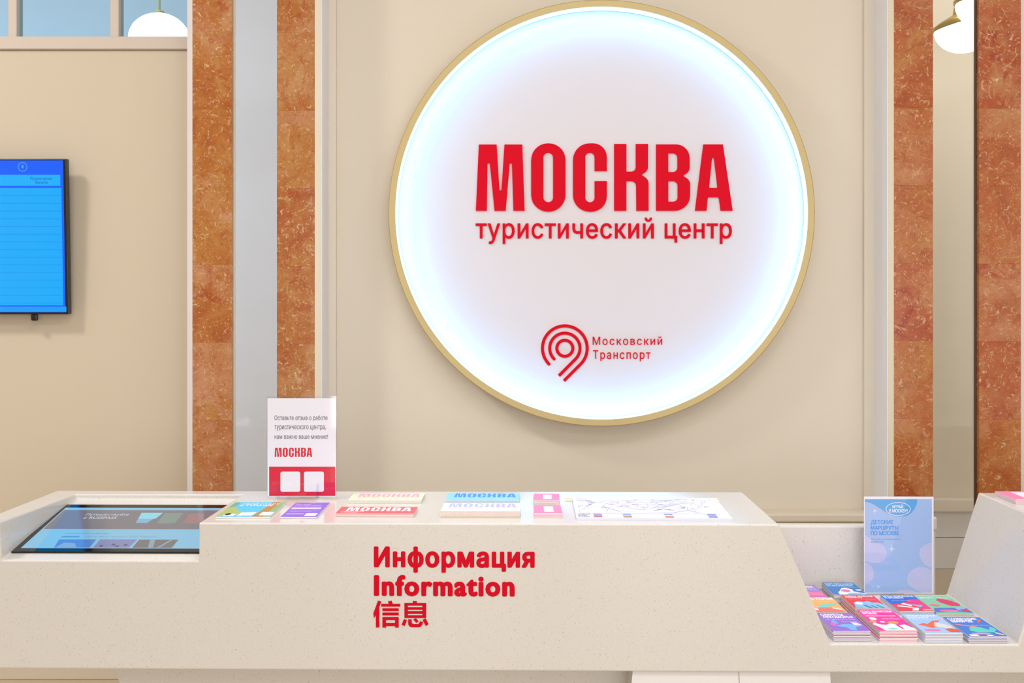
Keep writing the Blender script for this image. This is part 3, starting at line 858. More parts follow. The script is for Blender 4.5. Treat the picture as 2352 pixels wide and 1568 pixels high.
def stack(name, FL, FR, depth, zf, zt, n, cover, items, lab_top, lab_low, cat, group, jit=0.0008, rough=0.35, page=None, ang=None, lean=(0, 0)):
    """stack of n booklets: FL/FR front corners (pixels) of the top cover, zf floor height, zt top height"""
    a, c = on_z(FL[0], FL[1], zt), on_z(FR[0], FR[1], zt)
    v = c - a; rz = math.atan2(v.y, v.x) if ang is None else ang
    w = math.hypot(v.x, v.y)
    r = Matrix.Rotation(rz, 3, 'Z')
    cen = (a + c) / 2 + r @ Vector((0, depth / 2, 0)); cen.z = 0
    t = (zt - zf) / n
    me = booklet_mesh(w, depth, t - 0.00004, ink(cover, rough), page or M_PAGES)
    for i in range(n):
        top = i == n - 1
        off = Vector((random.uniform(-jit, jit), random.uniform(-jit, jit), 0)) if not top else Vector((0, 0, 0))
        lo = Vector((lean[0], lean[1], 0)) * (n - 1 - i)
        o = link(name, me, None, None, cen + off + lo + Vector((0, 0, zf + i * t + 0.00002)))
        o.rotation_euler = (0, 0, rz + (0 if top else random.uniform(-0.006, 0.006)))
        if top:
            tag(o, lab_top, cat, group); art(o, w, depth, t, items)
        else:
            k_ = n - 1 - i
            tag(o, lab_low + (', lying at its bottom' if i == 0 else ', %s from its top' % ORD[k_]), cat, group)
    return cen, w

# ---- on the counter top
H = lambda x, y: (580 + x * 400 / 1901, 890 + y * 400 / 1901)
WHT = (246, 240, 246)
stack('guide_booklet', (798, 1147.8), (968, 1147.8), 0.140, ZT, ZT + 0.0115, 3, (222, 226, 190),
      [('w', 0.10, 0.42, 0.95, 0.86, (246, 160, 190)), ('t', 'городские прогулки', 0.09, 0.24, 0.42, 0.36, (206, 206, 150), 0.0)],
      'pale green city guide with pink title, topmost of its pile', 'pale green city guide of the pile beside the acrylic sign', 'booklet', 'pale green guides beside the acrylic sign', ang=YAW)
stack('guide_booklet', (770, 1178.7), (951, 1178.7), 0.115, ZT, ZT + 0.0105, 3, (240, 92, 98),
      [('w', 0.10, 0.34, 0.94, 0.90, WHT), ('t', 'КУЛЬТУРНАЯ\nСТОЛИЦА', 0.06, 0.08, 0.34, 0.30, WHT, 0.012)],
      'red city guide with white title, topmost of its pile', 'red city guide of the front pile', 'booklet', 'red guides at the counter front', ang=YAW)
stack('guide_booklet', (1022.6, 1148.5), (1193, 1148.5), 0.150, ZT, ZT + 0.0115, 4, (140, 206, 252),
      [('w', 0.10, 0.38, 0.95, 0.88, (70, 130, 236))],
      'light blue city guide with darker blue title, topmost of its pile', 'light blue city guide of the rear pile', 'booklet', 'blue guides behind the white pile', ang=YAW)
stack('guide_booklet', (1012, 1172.8), (1194.6, 1172.8), 0.140, ZT, ZT + 0.0205, 4, (246, 232, 238),
      [('w', 0.08, 0.42, 0.95, 0.92, (178, 180, 232)), ('t', 'ГАСТРОНОМИЯ', 0.06, 0.27, 0.36, 0.36, (230, 120, 140), 0.0)],
      'thick white city guide with lilac title, topmost of its pile', 'thick white city guide of the front pile', 'booklet', 'white guides at the counter front', ang=YAW,
      page=mat('cream_page_edges', (226, 208, 188), 0.7, vary=0.10, scale=260))
PINK = (242, 130, 176)
for FL, FR, dp, zt, n, nm, sh in (((1225, 1148.4), (1285, 1148.4), 0.130, ZT + 0.0135, 3, 'rear', 0), ((1227, 1178), (1292, 1178), 0.140, ZT + 0.0145, 4, 'front', 1)):
    stack('pink_notebook', FL, FR, dp, ZT, zt, n, PINK, [('p', [(0.36, 0.16), (0.70, 0.16), (0.70, 0.84), (0.36, 0.84)], (244, 226, 240)), ('p', [(0.49, 0.50), (0.57, 0.50), (0.57, 0.54), (0.49, 0.54)], (180, 160, 176))],
          'pink notebook with white label, topmost of the %s small pink pile' % nm, 'pink notebook lower in the %s small pink pile' % nm, 'notebook', 'pink notebooks in the %s pile' % nm, jit=0.0015, ang=YAW + (0.012 if sh else -0.02))
stack('pink_notebook', (2333, 1146.5), (2333 + 100, 1146.5), 0.165, ZT, ZT + 0.016, 5, PINK, [('p', [(0.30, 0.10), (0.62, 0.10), (0.62, 0.86), (0.30, 0.86)], (244, 226, 240))],
      'pink notebook topmost of the pile on the right counter block', 'pink notebook lower in the pile on the right counter block', 'notebook', 'pink notebooks on the right block', ang=YAW)

def leaflet(name, FL, FR, BL, zt, t, cover, items, label):
    a, c, b = on_z(*FL, zt), on_z(*FR, zt), on_z(*BL, zt)
    v = c - a; rz = math.atan2(v.y, v.x); w = v.length; d = (b - a).length
    r = Matrix.Rotation(rz, 3, 'Z'); cen = (a + c) / 2 + r @ Vector((0, d / 2, 0)); cen.z = zt - t
    # slightly sprung sheets: gentle bow along the width
    nx = 10; bm = bmesh.new(); top, bot = [], []
    for i in range(nx + 1):
        u = i / nx; z = 0.0002 * (math.cos(u * math.pi * 2) * 0.5 + 0.5)
        for lst, zz in ((top, t + z), (bot, z * 0.9)):
            lst.append([bm.verts.new(((u - 0.5) * w, y, zz)) for y in (-d / 2, d / 2)])
    for i in range(nx):
        bm.faces.new((top[i][0], top[i + 1][0], top[i + 1][1], top[i][1])).material_index = 0
        bm.faces.new((bot[i][0], bot[i][1], bot[i + 1][1], bot[i + 1][0])).material_index = 1
        for s in (0, 1): bm.faces.new((top[i][s], bot[i][s], bot[i + 1][s], top[i + 1][s])).material_index = 1
    bm.faces.new((top[0][0], top[0][1], bot[0][1], bot[0][0])).material_index = 1
    bm.faces.new((top[nx][0], bot[nx][0], bot[nx][1], top[nx][1])).material_index = 1
    me = bm_mesh(bm, name); me.materials.append(ink(cover, 0.2)); me.materials.append(M_PAGES)
    o = link(name, me, None, None, cen); o.rotation_euler = (0, 0, rz)
    tag(o, label, 'leaflet'); art(o, w, d, t + 0.0002, items)
leaflet('travel_leaflet', (494.7, 1186.5), (620.5, 1186.5), (549.6, 1153), ZT + 0.005, 0.0048, (84, 190, 226),
        [('p', [(0.0, 0.0), (0.0, 0.62), (0.12, 0.66), (0.30, 0.36), (0.52, 0.22), (0.16, 0.08)], (170, 184, 110)),
         ('p', [(0.0, 0.62), (0.0, 1.0), (0.10, 1.0), (0.12, 0.66)], (110, 168, 140)),
         ('p', [(0.66, 0.0), (0.74, 1.0), (1.0, 1.0), (1.0, 0.0)], (178, 134, 62)),
         ('p', [(0.86, 0.0), (0.88, 1.0), (1.0, 1.0), (1.0, 0.0)], (140, 176, 130)),
         ('p', [(0.10, 0.06), (0.14, 0.20), (0.34, 0.18), (0.30, 0.05)], (238, 238, 240)),
         ('e', (0.17, 0.16, 0.055, 0.07), (54, 44, 30)),
         ('p', [(0.36, 0.06), (0.38, 0.27), (0.66, 0.30), (0.64, 0.07)], (226, 232, 248)),
         ('p', [(0.76, 0.08), (0.76, 0.31), (0.985, 0.31), (0.985, 0.08)], (232, 228, 246)),
         ('t', 'ТВОЙ СТАРТ\nВ ТУРИЗМЕ', 0.18, 0.70, 0.90, 0.92, (240, 246, 255), 0.02)],
        'turquoise and ochre travel leaflet with white title, at the counter step')
leaflet('event_leaflet', (643.6, 1187), (727.4, 1187), (685.5, 1154), ZT + 0.005, 0.0045, (138, 96, 206),
        [('p', [(0.02, 0.90), (0.02, 0.99), (0.16, 0.99), (0.16, 0.90)], (226, 70, 150)), ('p', [(0.44, 0.93), (0.44, 0.99), (0.58, 0.99), (0.58, 0.93)], (226, 110, 190)),
         ('p', [(0.06, 0.52), (0.06, 0.64), (0.90, 0.64), (0.90, 0.52)], (222, 190, 236)),
         ('t', 'Выставка\nи мастер-классы', 0.08, 0.70, 0.84, 0.90, (226, 206, 244), 0.012),
         ('p', [(0.10, 0.42), (0.10, 0.45), (0.84, 0.45), (0.84, 0.42)], (190, 160, 226)), ('p', [(0.10, 0.34), (0.10, 0.37), (0.72, 0.37), (0.72, 0.34)], (190, 160, 226)),
         ('t', 'программа', 0.08, 0.12, 0.56, 0.24, (226, 206, 244), 0.012),
         ('p', [(0.62, 0.06), (0.62, 0.24), (0.94, 0.24), (0.94, 0.06)], (232, 224, 246))],
        'purple event leaflet with pale lilac text bars')

def city_map():
    zt = ZT + 0.008
    a, c, b, e = on_z(1324, 1188.5, zt), on_z(1683, 1190.5, zt), on_z(1314, 1143.5, zt), on_z(1644, 1143.5, zt)
    cen = (a + c + b + e) / 4
    root = empty('city_map_pad', (cen.x, cen.y, ZT)); tag(root, 'wide pad of white city maps with small pictures along its edge', 'map')
    L = lambda p: (p.x - cen.x, p.y - cen.y)
    base = [L(p) for p in (a, c, e, b)]
    vs, fs = solid(quad(base), 0.0078)
    put('sheet_pad', ([(v[0], v[1], v[2] + 0.0001) for v in vs], fs), M_MAPP, root)
    A, B_, C_, D_ = [Vector(p) for p in base]
    def uv(u, v): return ((A * (1 - u) + B_ * u) * (1 - v) + (D_ * (1 - u) + C_ * u) * v)
    zz = 0.0082
    def q(u0, v0, u1, v1, m, name='map_print', z=zz):
        put(name, fit_z(quad([uv(u0, v0), uv(u1, v0), uv(u1, v1), uv(u0, v1)]), z), m, root)
    # streets and rivers: thin pale lines, joined in one print
    rnd = random.Random(3)
    V_, F_ = [], []
    def seg(p, r, w):
        d = (r - p); 
        if d.length < 1e-5: return
        d.normalize(); nn = Vector((-d.y, d.x)) * w / 2; i = len(V_)
        for s in (p + nn, p - nn, r - nn, r + nn): V_.append((s.x, s.y, zz - 0.0001))
        F_.append((i, i + 1, i + 2, i + 3))
    for j in range(46):
        u, v = rnd.uniform(0.05, 0.95), rnd.uniform(0.25, 0.92); th = rnd.uniform(0, 6.3)
        for s in range(rnd.randint(3, 8)):
            u2 = min(0.97, max(0.03, u + 0.035 * math.cos(th))); v2 = min(0.95, max(0.24, v + 0.07 * math.sin(th)))
            seg(uv(u, v), uv(u2, v2), 0.0016); u, v = u2, v2; th += rnd.uniform(-0.7, 0.7)
    for rr in (0.10, 0.2, 0.32):
        pts = [(0.52 + rr * math.cos(2 * math.pi * j / 40), 0.58 + rr * 1.0 * math.sin(2 * math.pi * j / 40)) for j in range(41)]
        for p, r in zip(pts, pts[1:]):
            if 0.24 < p[1] < 0.95 and 0.24 < r[1] < 0.95: seg(uv(*p), uv(*r), 0.002)
    o = put('street_lines', (V_, F_), ink((176, 176, 204)), root); o['kind'] = 'stuff'
    for j in range(26):
        u, v = rnd.uniform(0.06, 0.92), rnd.uniform(0.28, 0.94); ww = rnd.uniform(0.015, 0.04)
        q(u, v, u + ww, v + 0.022, ink((222, 150, 176) if j % 3 == 0 else (150, 148, 172)), 'place_name', zz + 0.0001)
    q(0.02, 0.20, 0.97, 0.21, ink((206, 204, 222)))
    for u, cols in ((0.115, ((120, 160, 230), (226, 120, 150), (190, 120, 120))), (0.305, ((120, 160, 226), (206, 180, 170), (170, 140, 120))),
                    (0.575, ((130, 140, 196), (236, 214, 206), (190, 110, 80))), (0.855, ((130, 136, 196), (170, 160, 214), (130, 130, 190)))):
        for j, cc in enumerate(cols):
            q(u, 0.03 + (2 - j) * 0.055, u + 0.055, 0.03 + (3 - j) * 0.055, ink(cc), 'map_picture', zz + 0.0001)
    for s, u0, v0, u1, v1, col in (('ГЛАВНЫЕ\nМУЗЕИ\nСТРАНЫ', 0.015, 0.03, 0.095, 0.19, (60, 56, 66)), ('МОСКВА', 0.03, 0.93, 0.10, 0.97, (236, 110, 140)), ('ПЛАН ГОРОДА', 0.03, 0.82, 0.13, 0.88, (120, 130, 150))):
        p, r = uv(u0, v0), uv(u1, v1)
        put('map_title', fit(text_mesh(s, 0.0, 1.05, 2, 0.9), p.x, p.y, r.x, r.y, zz + 0.0001), ink(col), root)
    o1 = [L(on_z(x, y, ZT)) for x, y in ((1299, 1152), (1314, 1152), (1313, 1143), (1298, 1143))]
    put('tape_piece', fit_z(quad(o1), 0.0006), M_TAPE, root)
    o2 = [L(on_z(x, y, ZT)) for x, y in ((1650, 1153), (1656, 1153), (1648, 1144), (1642, 1144))]
    put('tape_piece', fit_z(quad(o2), 0.0006), M_TAPE, root)
city_map()

# ---- acrylic stands
def standee(name, x0, y0, x1, y1, yv, label, base_z, foot):
    a, c = on_y(x0, y0, yv), on_y(x1, y1, yv)
    cx = (a.x + c.x) / 2; w = c.x - a.x; h = a.z - base_z
    root = empty(name, (cx, yv, base_z)); tag(root, label, 'sign')
    bm = bmesh.new(); add_box(bm, -w / 2, w / 2, 0.0, 0.002, 0.006, h, 0.0007, 1)
    link('acrylic_front', bm_mesh(bm, 'acrylic_front'), M_CLEAR, root)
    bm = bmesh.new(); add_box(bm, -w / 2, w / 2, 0.004, 0.006, 0.006, h, 0.0007, 1)
    link('acrylic_back', bm_mesh(bm, 'acrylic_back'), M_CLEAR, root)
    bm = bmesh.new(); add_box(bm, -foot[0] / 2, foot[0] / 2, -foot[1], 0.05, 0.0, 0.005, 0.001, 1)
    link('acrylic_foot', bm_mesh(bm, 'acrylic_foot'), M_CLEAR, root)
    def loc(px, py):
        p = on_y(px, py, yv); return (p.x - cx, p.z - base_z)
    return root, loc, w, h
ymo = on_z(690, 1147, ZT).y
root, loc, w, h = standee('review_stand', 612.5, 909, 773, 1140, ymo, 'clear acrylic stand holding a white card with red band and blank white squares', ZT, (0.10, 0.05))
for px in (640, 730):
    p = loc(px, 1100)
    bm = bmesh.new(); t = 0.0035
    v = [bm.verts.new((p[0] + s, y, z)) for s in (-t, t) for y, z in ((-0.03, 0.005), (-0.001, 0.005), (-0.001, 0.05))]
    for f in ((0, 1, 2), (3, 5, 4), (0, 3, 4, 1), (1, 4, 5, 2), (2, 5, 3, 0)): bm.faces.new([v[i] for i in f])
    link('acrylic_prong', bm_mesh(bm, 'acrylic_prong'), M_PRONG, root)
def card(root, loc, a, c, m):
    p, q = loc(*a), loc(*c)
    return put('card', solid(quad([(p[0], q[1]), (q[0], q[1]), (q[0], p[1]), (p[0], p[1])]), 0.0006), m, root, Matrix.Translation((0, 0.0034, 0)) @ UP)
cd = card(root, loc, (614, 914.5), (771.5, 1140), M_PAPER)
def onc(name, vf, m, z, cd): return put(name, fit_z(vf, 0), m, cd, Matrix.Translation((0, 0.0034 - 0.0006 - z, 0)) @ UP)
def rect2(loc, a, c, r=0.0):
    p, q = loc(*a), loc(*c)
    return curve_mesh([rounded([(p[0], q[1], r), (q[0], q[1], r), (q[0], p[1], r), (p[0], p[1], r)])])
onc('red_band', rect2(loc, H(180, 863), H(902, 1183)), ink((226, 0, 54)), 0.0002, cd)
for a, c in ((H(303, 917), H(520, 1137)), (H(560, 917), H(778, 1137))):
    onc('white_square', rect2(loc, a, c, 0.006), ink((244, 240, 244)), 0.0004, cd)
def line(s, x0, y0, x1, y1, m, cd, loc, bold=0.0, z=0.0003, space=1.0):
    p, q = loc(x0, y1), loc(x1, y0)
    onc('lettering', fit(text_mesh(s, bold, space), p[0], p[1], q[0], q[1]), m, z, cd)
DK = ink((84, 78, 78))
for s, b_ in (('Оставьте отзыв о работе', (238, 303, 817, 367)), ('туристического центра,', (238, 412, 800, 470)), ('нам важно ваше мнение!', (238, 512, 822, 560))):
    line(s, *H(b_[0], b_[1]), *H(b_[2], b_[3]), DK, cd, loc, 0.004, space=1.04)
p, q = loc(*H(240, 757)), loc(*H(650, 655))
onc('lettering', word_flat(p[0], p[1], q[0], q[1], 0), ink((220, 0, 44)), 0.0003, cd)

# poster about children's routes, standing in the niche
G = lambda x, y: (1940 + x * 412 / 2228, 1110 + y * 412 / 2228)
yq = on_z(2066, 1366, ZN).y
root, loc, w, h = standee('poster_stand', 1984, 1139, 2146, 1364, yq, 'acrylic stand with a light blue poster for children, behind the booklets', ZN, (0.10, 0.03))
cd = card(root, loc, (1985, 1140.5), (2145, 1363), M_PAPER)
BL_ = (164, 194, 238)
onc('poster_print', rect2(loc, G(254, 196), G(1087, 1357)), ink(BL_), 0.0002, cd)
def gpoly(pts): 
    def cl(x, y): return (min(1087, max(254, x)), min(1357, max(196, y)))
    return curve_mesh([[loc(*G(*cl(x, y))) for x, y in pts]])
onc('poster_shape', gpoly([(254, 196), (904, 196), (900, 260), (870, 320), (830, 370), (780, 400), (700, 415), (620, 405), (540, 375), (470, 330), (400, 285), (340, 250), (280, 230), (254, 228)]), ink((84, 168, 230)), 0.0004, cd)
LV = ink((198, 202, 238)); LZ = 0.00035
for pts in ([(254, 740), (254, 965), (330, 985), (420, 990), (490, 960), (525, 900), (525, 850), (500, 790), (450, 750), (380, 735), (310, 735)],
            [(254, 640), (330, 690), (380, 735), (254, 745)],
            [(254, 985), (310, 1000), (350, 1050), (368, 1120), (350, 1190), (310, 1235), (254, 1255)],
            [(1087, 735), (1040, 745), (980, 775), (940, 820), (930, 880), (950, 950), (1000, 1010), (1050, 1040), (1087, 1050)],
            [(1087, 1085), (1020, 1045), (940, 1035), (860, 1060), (800, 1110), (770, 1180), (790, 1260), (880, 1320), (960, 1357), (1087, 1357)],
            [(600, 1357), (690, 1325), (780, 1318), (860, 1335), (900, 1357)]):
    LZ += 0.00002; onc('poster_shape', gpoly(pts), LV, LZ, cd)
def spark(cx, cy, rx, ry):
    pts = []
    for j in range(8):
        t = math.pi / 4 * j; f = 1.0 if j % 2 == 0 else 0.16
        pts.append((cx + rx * f * math.cos(t), cy + ry * f * math.sin(t)))
    return gpoly(pts)
for s_ in ((378, 342, 30, 48), (590, 815, 42, 60)): onc('poster_star', spark(*s_), ink((240, 240, 248)), 0.0005, cd)
eo = [loc(*G(*p)) for p in ellipse(668, 318, 156, 84, 40)]; ei = [loc(*G(*p)) for p in ellipse(668, 318, 148, 77, 40)]
onc('poster_oval', curve_mesh([eo, ei]), ink((236, 242, 252)), 0.0006, cd)
for s, b_, col, bo in (('ИГРАЙ', (596, 262, 728, 308), (240, 244, 252), 0.03), ('В МОСКВУ!', (556, 318, 785, 362), (240, 244, 252), 0.03),
                       ('ДЕТСКИЕ', (328, 455, 607, 515), (0, 152, 240), 0.028), ('МАРШРУТЫ', (328, 528, 670, 576), (0, 152, 240), 0.028), ('ПО МОСКВЕ', (328, 590, 680, 645), (0, 152, 240), 0.028),
                       ('Бегайте и путешествуйте', (332, 683, 690, 706), (100, 140, 214), 0), ('вместе!', (332, 714, 490, 736), (100, 140, 214), 0), ('0+', (402, 1265, 450, 1302), (226, 236, 250), 0.02)):
    line(s, *G(b_[0], b_[1]), *G(b_[2], b_[3]), ink(col), cd, loc, bo, 0.0007)
onc('poster_star', spark(358, 1284, 24, 24), ink((200, 216, 244)), 0.0005, cd)

# ---- booklets in the niche
Z7 = lambda x, y: (1840 + x * 512 / 2352, 1310 + y * 512 / 2352)
WH = (248, 240, 248)
TAG = '«Играй в Москву!»'
def niche(FL, FR, BLy, bot, n, cover, items, title, hgt=None, ang=None, lean=(0, 0)):
    """FL/FR top front corners and BLy the row of the back edge, in close-up units; bot: row of the front edge at the floor"""
    a = Z7(*FL); c = Z7(*FR)
    if hgt is None:
        yb_ = on_z(a[0], Z7(0, bot)[1], ZN).y
        zt = CZ + (HZ - a[1]) * yb_ / F
    else: zt = ZN + hgt
    d = on_z(*Z7(FL[0], BLy), zt).y - on_z(*a, zt).y
    stack('route_booklet', a, c, d, ZN, zt, n, cover, items, title[0], title[1], 'booklet', title[2], jit=0.0014, ang=ang, rough=0.3, lean=lean)
sub = lambda col=WH: [('t', 'квест-путешествие по музею', 0.10, 0.60, 0.92, 0.64, col, 0.0), ('t', TAG, 0.46, 0.46, 0.94, 0.52, col, 0.0)]
niche((340, 635), (735, 635), 447, 748, 9, (146, 104, 202),
      [('t', 'СЕКРЕТЫ\nЛУКОМОРЬЯ', 0.08, 0.70, 0.92, 0.96, WH, 0.045)] + sub() +
      [('p', [(0.10, 0.34), (0.20, 0.52), (0.26, 0.36), (0.18, 0.24)], (236, 92, 190)), ('p', [(0.20, 0.50), (0.28, 0.62), (0.33, 0.50), (0.36, 0.40), (0.24, 0.38)], (110, 170, 240)),
       ('p', [(0.20, 0.26), (0.44, 0.36), (0.66, 0.36), (0.84, 0.22), (0.70, 0.20), (0.66, 0.02), (0.50, 0.02), (0.46, 0.16)], (120, 176, 246)), ('p', [(0.72, 0.30), (0.70, 0.46), (0.86, 0.44), (0.94, 0.28)], (226, 222, 240))],
      ('purple booklet with white two-line title, topmost of the front left pile', 'purple booklet lower in the front left pile', 'purple booklets in the niche'))
niche((830, 632), (1225, 632), 415, 750, 8, (236, 40, 150),
      [('t', 'СТАНЬ ХРАНИТЕЛЕМ\nВРЕМЕНИ', 0.06, 0.78, 0.94, 0.96, WH, 0.045), ('t', 'квест-приключение по музею', 0.06, 0.64, 0.90, 0.73, WH, 0.0), ('t', TAG, 0.42, 0.52, 0.92, 0.58, WH, 0.0)] +
      [('e', (0.18, 0.56, 0.10, 0.07), (248, 240, 246)), ('p', [(0.0, 0.30), (0.10, 0.38), (0.18, 0.28), (0.36, 0.26), (0.52, 0.34), (0.66, 0.24), (0.86, 0.28), (1.0, 0.10), (1.0, 0.0), (0.16, 0.0), (0.10, 0.16)], (246, 240, 244)),
       ('e', (0.10, 0.42, 0.09, 0.06), (226, 160, 80)), ('e', (0.60, 0.37, 0.15, 0.07), (228, 156, 70)), ('e', (0.34, 0.40, 0.07, 0.035), (248, 240, 246)), ('p', [(0.18, 0.06), (0.42, 0.13), (0.60, 0.08), (0.42, 0.03)], (140, 214, 206)), ('p', [(0.60, 0.24), (0.66, 0.26), (0.72, 0.10), (0.66, 0.06)], (222, 70, 70))],
      ('magenta booklet with white title, topmost of the second front pile', 'magenta booklet lower in the second front pile', 'magenta booklets in the niche'))
niche((1310, 658), (1705, 658), 460, 766, 7, (160, 190, 236),
      [('t', 'ИЗУЧАЕМ\nНАУКУ', 0.08, 0.76, 0.88, 0.96, (228, 238, 252), 0.02), ('t', 'маршрут по музею наук', 0.10, 0.66, 0.80, 0.71, (220, 230, 250), 0.0)] +
      [('p', [(0.10, 0.44), (0.30, 0.52), (0.36, 0.46), (0.62, 0.64), (0.86, 0.66), (0.60, 0.50), (0.56, 0.30), (0.36, 0.26), (0.24, 0.36)], (232, 96, 58)), ('p', [(0.48, 0.34), (0.62, 0.56), (0.84, 0.44), (0.98, 0.30), (0.78, 0.22)], (212, 208, 206)),
       ('p', [(0.66, 0.20), (0.80, 0.24), (0.98, 0.20), (1.0, 0.04), (0.72, 0.05)], (226, 84, 40)), ('e', (0.30, 0.15, 0.22, 0.05), (240, 110, 168))],
      ('pale blue booklet with rust-coloured shapes, topmost of the third front pile', 'pale blue booklet lower in the third front pile', 'pale blue booklets in the niche'))
niche((1772, 690), (2180, 690), 490, 770, 7, (58, 116, 204),
      [('t', 'СОЗВЕЗДИЕ\nШИФРОВ', 0.06, 0.70, 0.84, 0.96, WH, 0.05), ('t', TAG, 0.46, 0.52, 0.96, 0.58, (214, 226, 246), 0.0)] +
      [('p', [(0.72, 0.70), (0.86, 0.86), (0.98, 0.86), (0.84, 0.76), (0.78, 0.68)], (220, 104, 82)), ('p', [(0.02, 0.60), (0.10, 0.62), (0.56, 0.48), (0.48, 0.44)], (224, 146, 120)),
       ('p', [(0.22, 0.28), (0.34, 0.46), (0.60, 0.46), (0.76, 0.30), (0.84, 0.44), (0.92, 0.48), (0.96, 0.34), (0.80, 0.18), (0.36, 0.18)], (84, 200, 190)), ('e', (0.40, 0.12, 0.26, 0.04), (232, 150, 150)), ('p', [(0.06, 0.0), (0.05, 0.08), (0.26, 0.08), (0.28, 0.0)], (240, 240, 244)), ('p', [(0.50, 0.0), (0.48, 0.06), (0.62, 0.06), (0.66, 0.0)], (240, 240, 244)), ('p', [(0.78, 0.12), (0.82, 0.20), (0.97, 0.06), (0.92, 0.02)], (214, 200, 150))],
      ('deep blue booklet with turquoise shapes, topmost of the rightmost front pile', 'deep blue booklet lower in the rightmost front pile', 'deep blue booklets in the niche'))
niche((97, 437), (487, 437), 280, 0, 9, (240, 172, 100),
      [('t', 'ПУТЬ ГЕРОЯ', 0.06, 0.80, 0.96, 0.96, WH, 0.045), ('t', 'квест для детей и взрослых', 0.20, 0.68, 0.92, 0.74, (250, 226, 190), 0.0)] +
      [('p', [(0.30, 0.30), (0.50, 0.50), (0.80, 0.56), (0.92, 0.60), (0.94, 0.50), (0.70, 0.40), (0.50, 0.28)], (110, 204, 190)), ('p', [(0.10, 0.0), (0.16, 0.20), (0.40, 0.30), (0.70, 0.30), (0.92, 0.10), (0.96, 0.0)], (224, 116, 104)), ('p', [(0.70, 0.22), (0.72, 0.30), (0.94, 0.20), (0.92, 0.14)], (244, 224, 210)), ('e', (0.24, 0.18, 0.06, 0.06), (226, 226, 244))],
      ('orange booklet behind the purple one, partly hidden by the counter slope', 'orange booklet lower in the half-hidden left pile', 'orange booklets in the niche'), hgt=0.031, ang=YAW)
niche((-45, 275), (270, 275), 148, 0, 8, (160, 124, 214),
      [('p', [(0.0, 0.0), (0.0, 0.42), (1.0, 0.36), (1.0, 0.0)], (236, 120, 160)), ('t', 'СНОВА', 0.30, 0.74, 0.88, 0.90, WH, 0.04), ('t', 'ДОРОГА', 0.30, 0.52, 0.90, 0.68, (206, 206, 140), 0.03), ('p', [(0.2, 0.0), (0.2, 0.14), (1.0, 0.12), (1.0, 0.0)], (216, 96, 196))],
      ('lilac booklet at the far left back of the niche, mostly hidden', 'lilac booklet lower in the far left back pile', 'lilac booklets in the niche'), hgt=0.026, ang=YAW)
niche((348, 252), (695, 252), 125, 0, 9, (52, 120, 186),
      [('t', 'ПОРТ ПЯТИ МОРЕЙ\nПО МОСКВЕ-РЕКЕ', 0.06, 0.66, 0.94, 0.96, (206, 226, 246), 0.03)] +
      [('t', TAG, 0.5, 0.54, 0.94, 0.60, (206, 226, 246), 0.0), ('p', [(0.30, 0.30), (0.42, 0.50), (0.56, 0.54), (0.72, 0.42), (0.70, 0.24), (0.98, 0.10), (1.0, 0.0), (0.18, 0.0), (0.20, 0.18)], (232, 238, 248)), ('e', (0.48, 0.30, 0.14, 0.12), (236, 110, 168)), ('p', [(0.40, 0.0), (0.52, 0.14), (0.86, 0.14), (1.0, 0.0)], (150, 190, 240)), ('e', (0.90, 0.36, 0.10, 0.05), (232, 238, 248))],
      ('steel blue booklet with pale cloud shapes, rearmost by the poster', 'steel blue booklet lower in the rear pile by the poster', 'steel blue booklets in the niche'), hgt=0.036, ang=YAW)
niche((569, 398), (925, 398), 258, 0, 10, (226, 50, 66),
      [('t', 'ТАЙНЫ ЗЕЛЁНОЙ\nПЛАНЕТЫ', 0.06, 0.76, 0.94, 0.97, (246, 224, 226), 0.045), ('t', 'маршрут по живому музею', 0.10, 0.64, 0.92, 0.70, (240, 190, 190), 0.0)] +
      [('p', [(0.10, 0.22), (0.14, 0.42), (0.30, 0.54), (0.46, 0.48), (0.60, 0.54), (0.72, 0.42), (0.86, 0.44), (0.98, 0.28), (0.98, 0.0), (0.06, 0.0)], (142, 186, 236)), ('p', [(0.44, 0.02), (0.34, 0.26), (0.42, 0.26), (0.56, 0.02)], (34, 128, 160)), ('p', [(0.62, 0.02), (0.54, 0.22), (0.62, 0.22), (0.74, 0.02)], (40, 150, 160)), ('p', [(0.80, 0.02), (0.72, 0.26), (0.80, 0.26), (0.92, 0.02)], (36, 160, 140)), ('e', (0.28, 0.36, 0.12, 0.09), (240, 234, 244)), ('p', [(0.02, 0.0), (0.02, 0.10), (0.24, 0.10), (0.26, 0.0)], (90, 200, 160))],
      ('red booklet with pale blue cloud shape, in the middle row', 'red booklet lower in the middle row pile', 'red booklets in the niche'), hgt=0.036, ang=YAW)
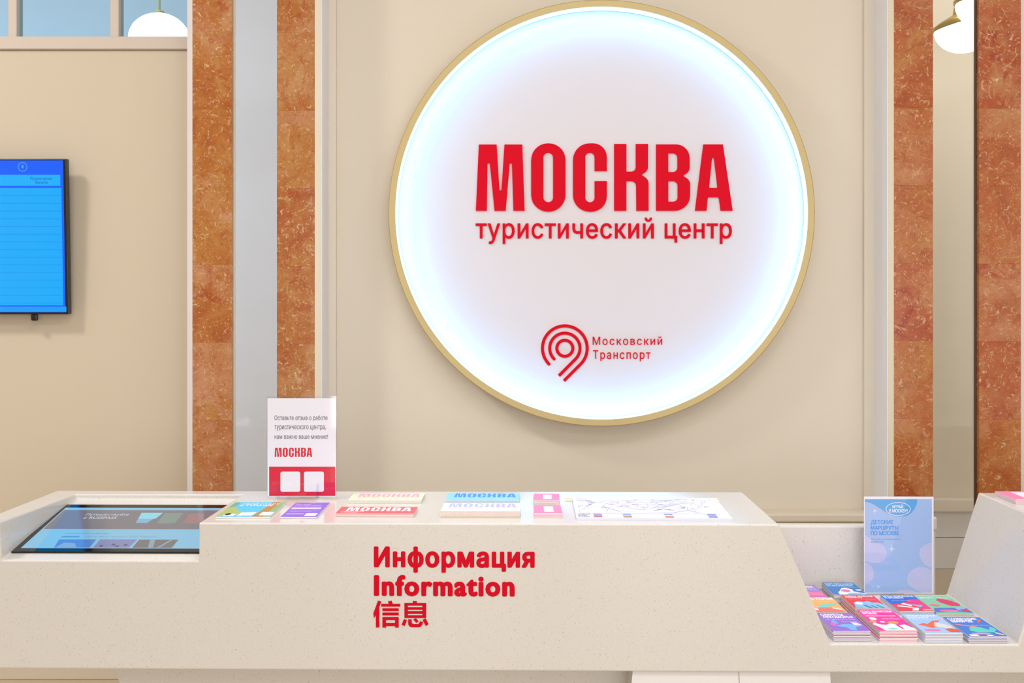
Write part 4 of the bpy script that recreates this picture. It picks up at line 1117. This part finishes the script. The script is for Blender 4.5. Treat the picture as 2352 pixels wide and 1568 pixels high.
niche((1040, 425), (1410, 425), 260, 472, 4, (40, 98, 200),
      [('p', [(0.0, 0.0), (0.0, 0.40), (0.30, 0.46), (0.56, 0.58), (1.0, 0.74), (1.0, 0.0)], (226, 52, 60)), ('p', [(0.50, 0.46), (0.60, 0.66), (0.80, 0.74), (1.0, 0.74), (1.0, 0.14), (0.70, 0.12)], (226, 44, 130)),
       ('t', 'ИГРЫ ЧЕМПИОНОВ\nИ ВРЕМЕНИ', 0.05, 0.78, 0.95, 0.97, (230, 236, 250), 0.04), ('t', TAG, 0.14, 0.62, 0.72, 0.68, (200, 216, 246), 0.0),
       ('p', [(0.10, 0.28), (0.16, 0.36), (0.52, 0.24), (0.48, 0.18)], (246, 226, 232)), ('p', [(0.30, 0.42), (0.38, 0.50), (0.58, 0.34), (0.50, 0.30)], (246, 236, 240)), ('p', [(0.52, 0.42), (0.88, 0.34), (0.74, 0.22)], (110, 196, 176)), ('p', [(0.38, 0.02), (0.50, 0.20), (0.66, 0.18), (0.56, 0.02)], (244, 232, 236)), ('p', [(0.70, 0.02), (0.72, 0.10), (0.98, 0.10), (0.99, 0.02)], (236, 170, 120))],
      ('blue and red booklet with shard shapes, in the middle row', 'blue and red booklet lower in the middle row pile', 'blue and red booklets in the niche'))
niche((1448, 450), (1826, 450), 268, 490, 3, (128, 196, 160),
      [('p', [(0.0, 0.0), (0.0, 0.14), (0.08, 0.30), (1.0, 0.30), (1.0, 0.0)], (74, 110, 200)), ('p', [(0.0, 0.0), (0.0, 0.05), (0.60, 0.10), (1.0, 0.02), (1.0, 0.0)], (110, 196, 160)),
       ('t', 'МАРШРУТ. ЧАСТЬ 2', 0.06, 0.84, 0.94, 0.95, (214, 236, 220), 0.03), ('t', TAG, 0.30, 0.70, 0.74, 0.75, (190, 226, 206), 0.0),
       ('p', [(0.46, 0.76), (0.60, 0.86), (0.86, 0.72), (0.98, 0.52), (0.90, 0.40), (0.66, 0.42), (0.50, 0.60)], (222, 46, 106)), ('p', [(0.06, 0.44), (0.16, 0.54), (0.38, 0.48), (0.28, 0.38)], (232, 110, 128)), ('e', (0.40, 0.14, 0.27, 0.06), (240, 110, 160)), ('p', [(0.66, 0.26), (0.80, 0.36), (0.98, 0.30), (0.86, 0.14), (0.70, 0.16)], (150, 180, 226)), ('p', [(0.74, 0.22), (0.92, 0.24), (0.99, 0.06), (0.88, 0.06)], (222, 46, 106))],
      ('green booklet with crimson and blue shapes, right of the middle row', 'green booklet lower in the right middle row pile', 'green booklets in the niche'))
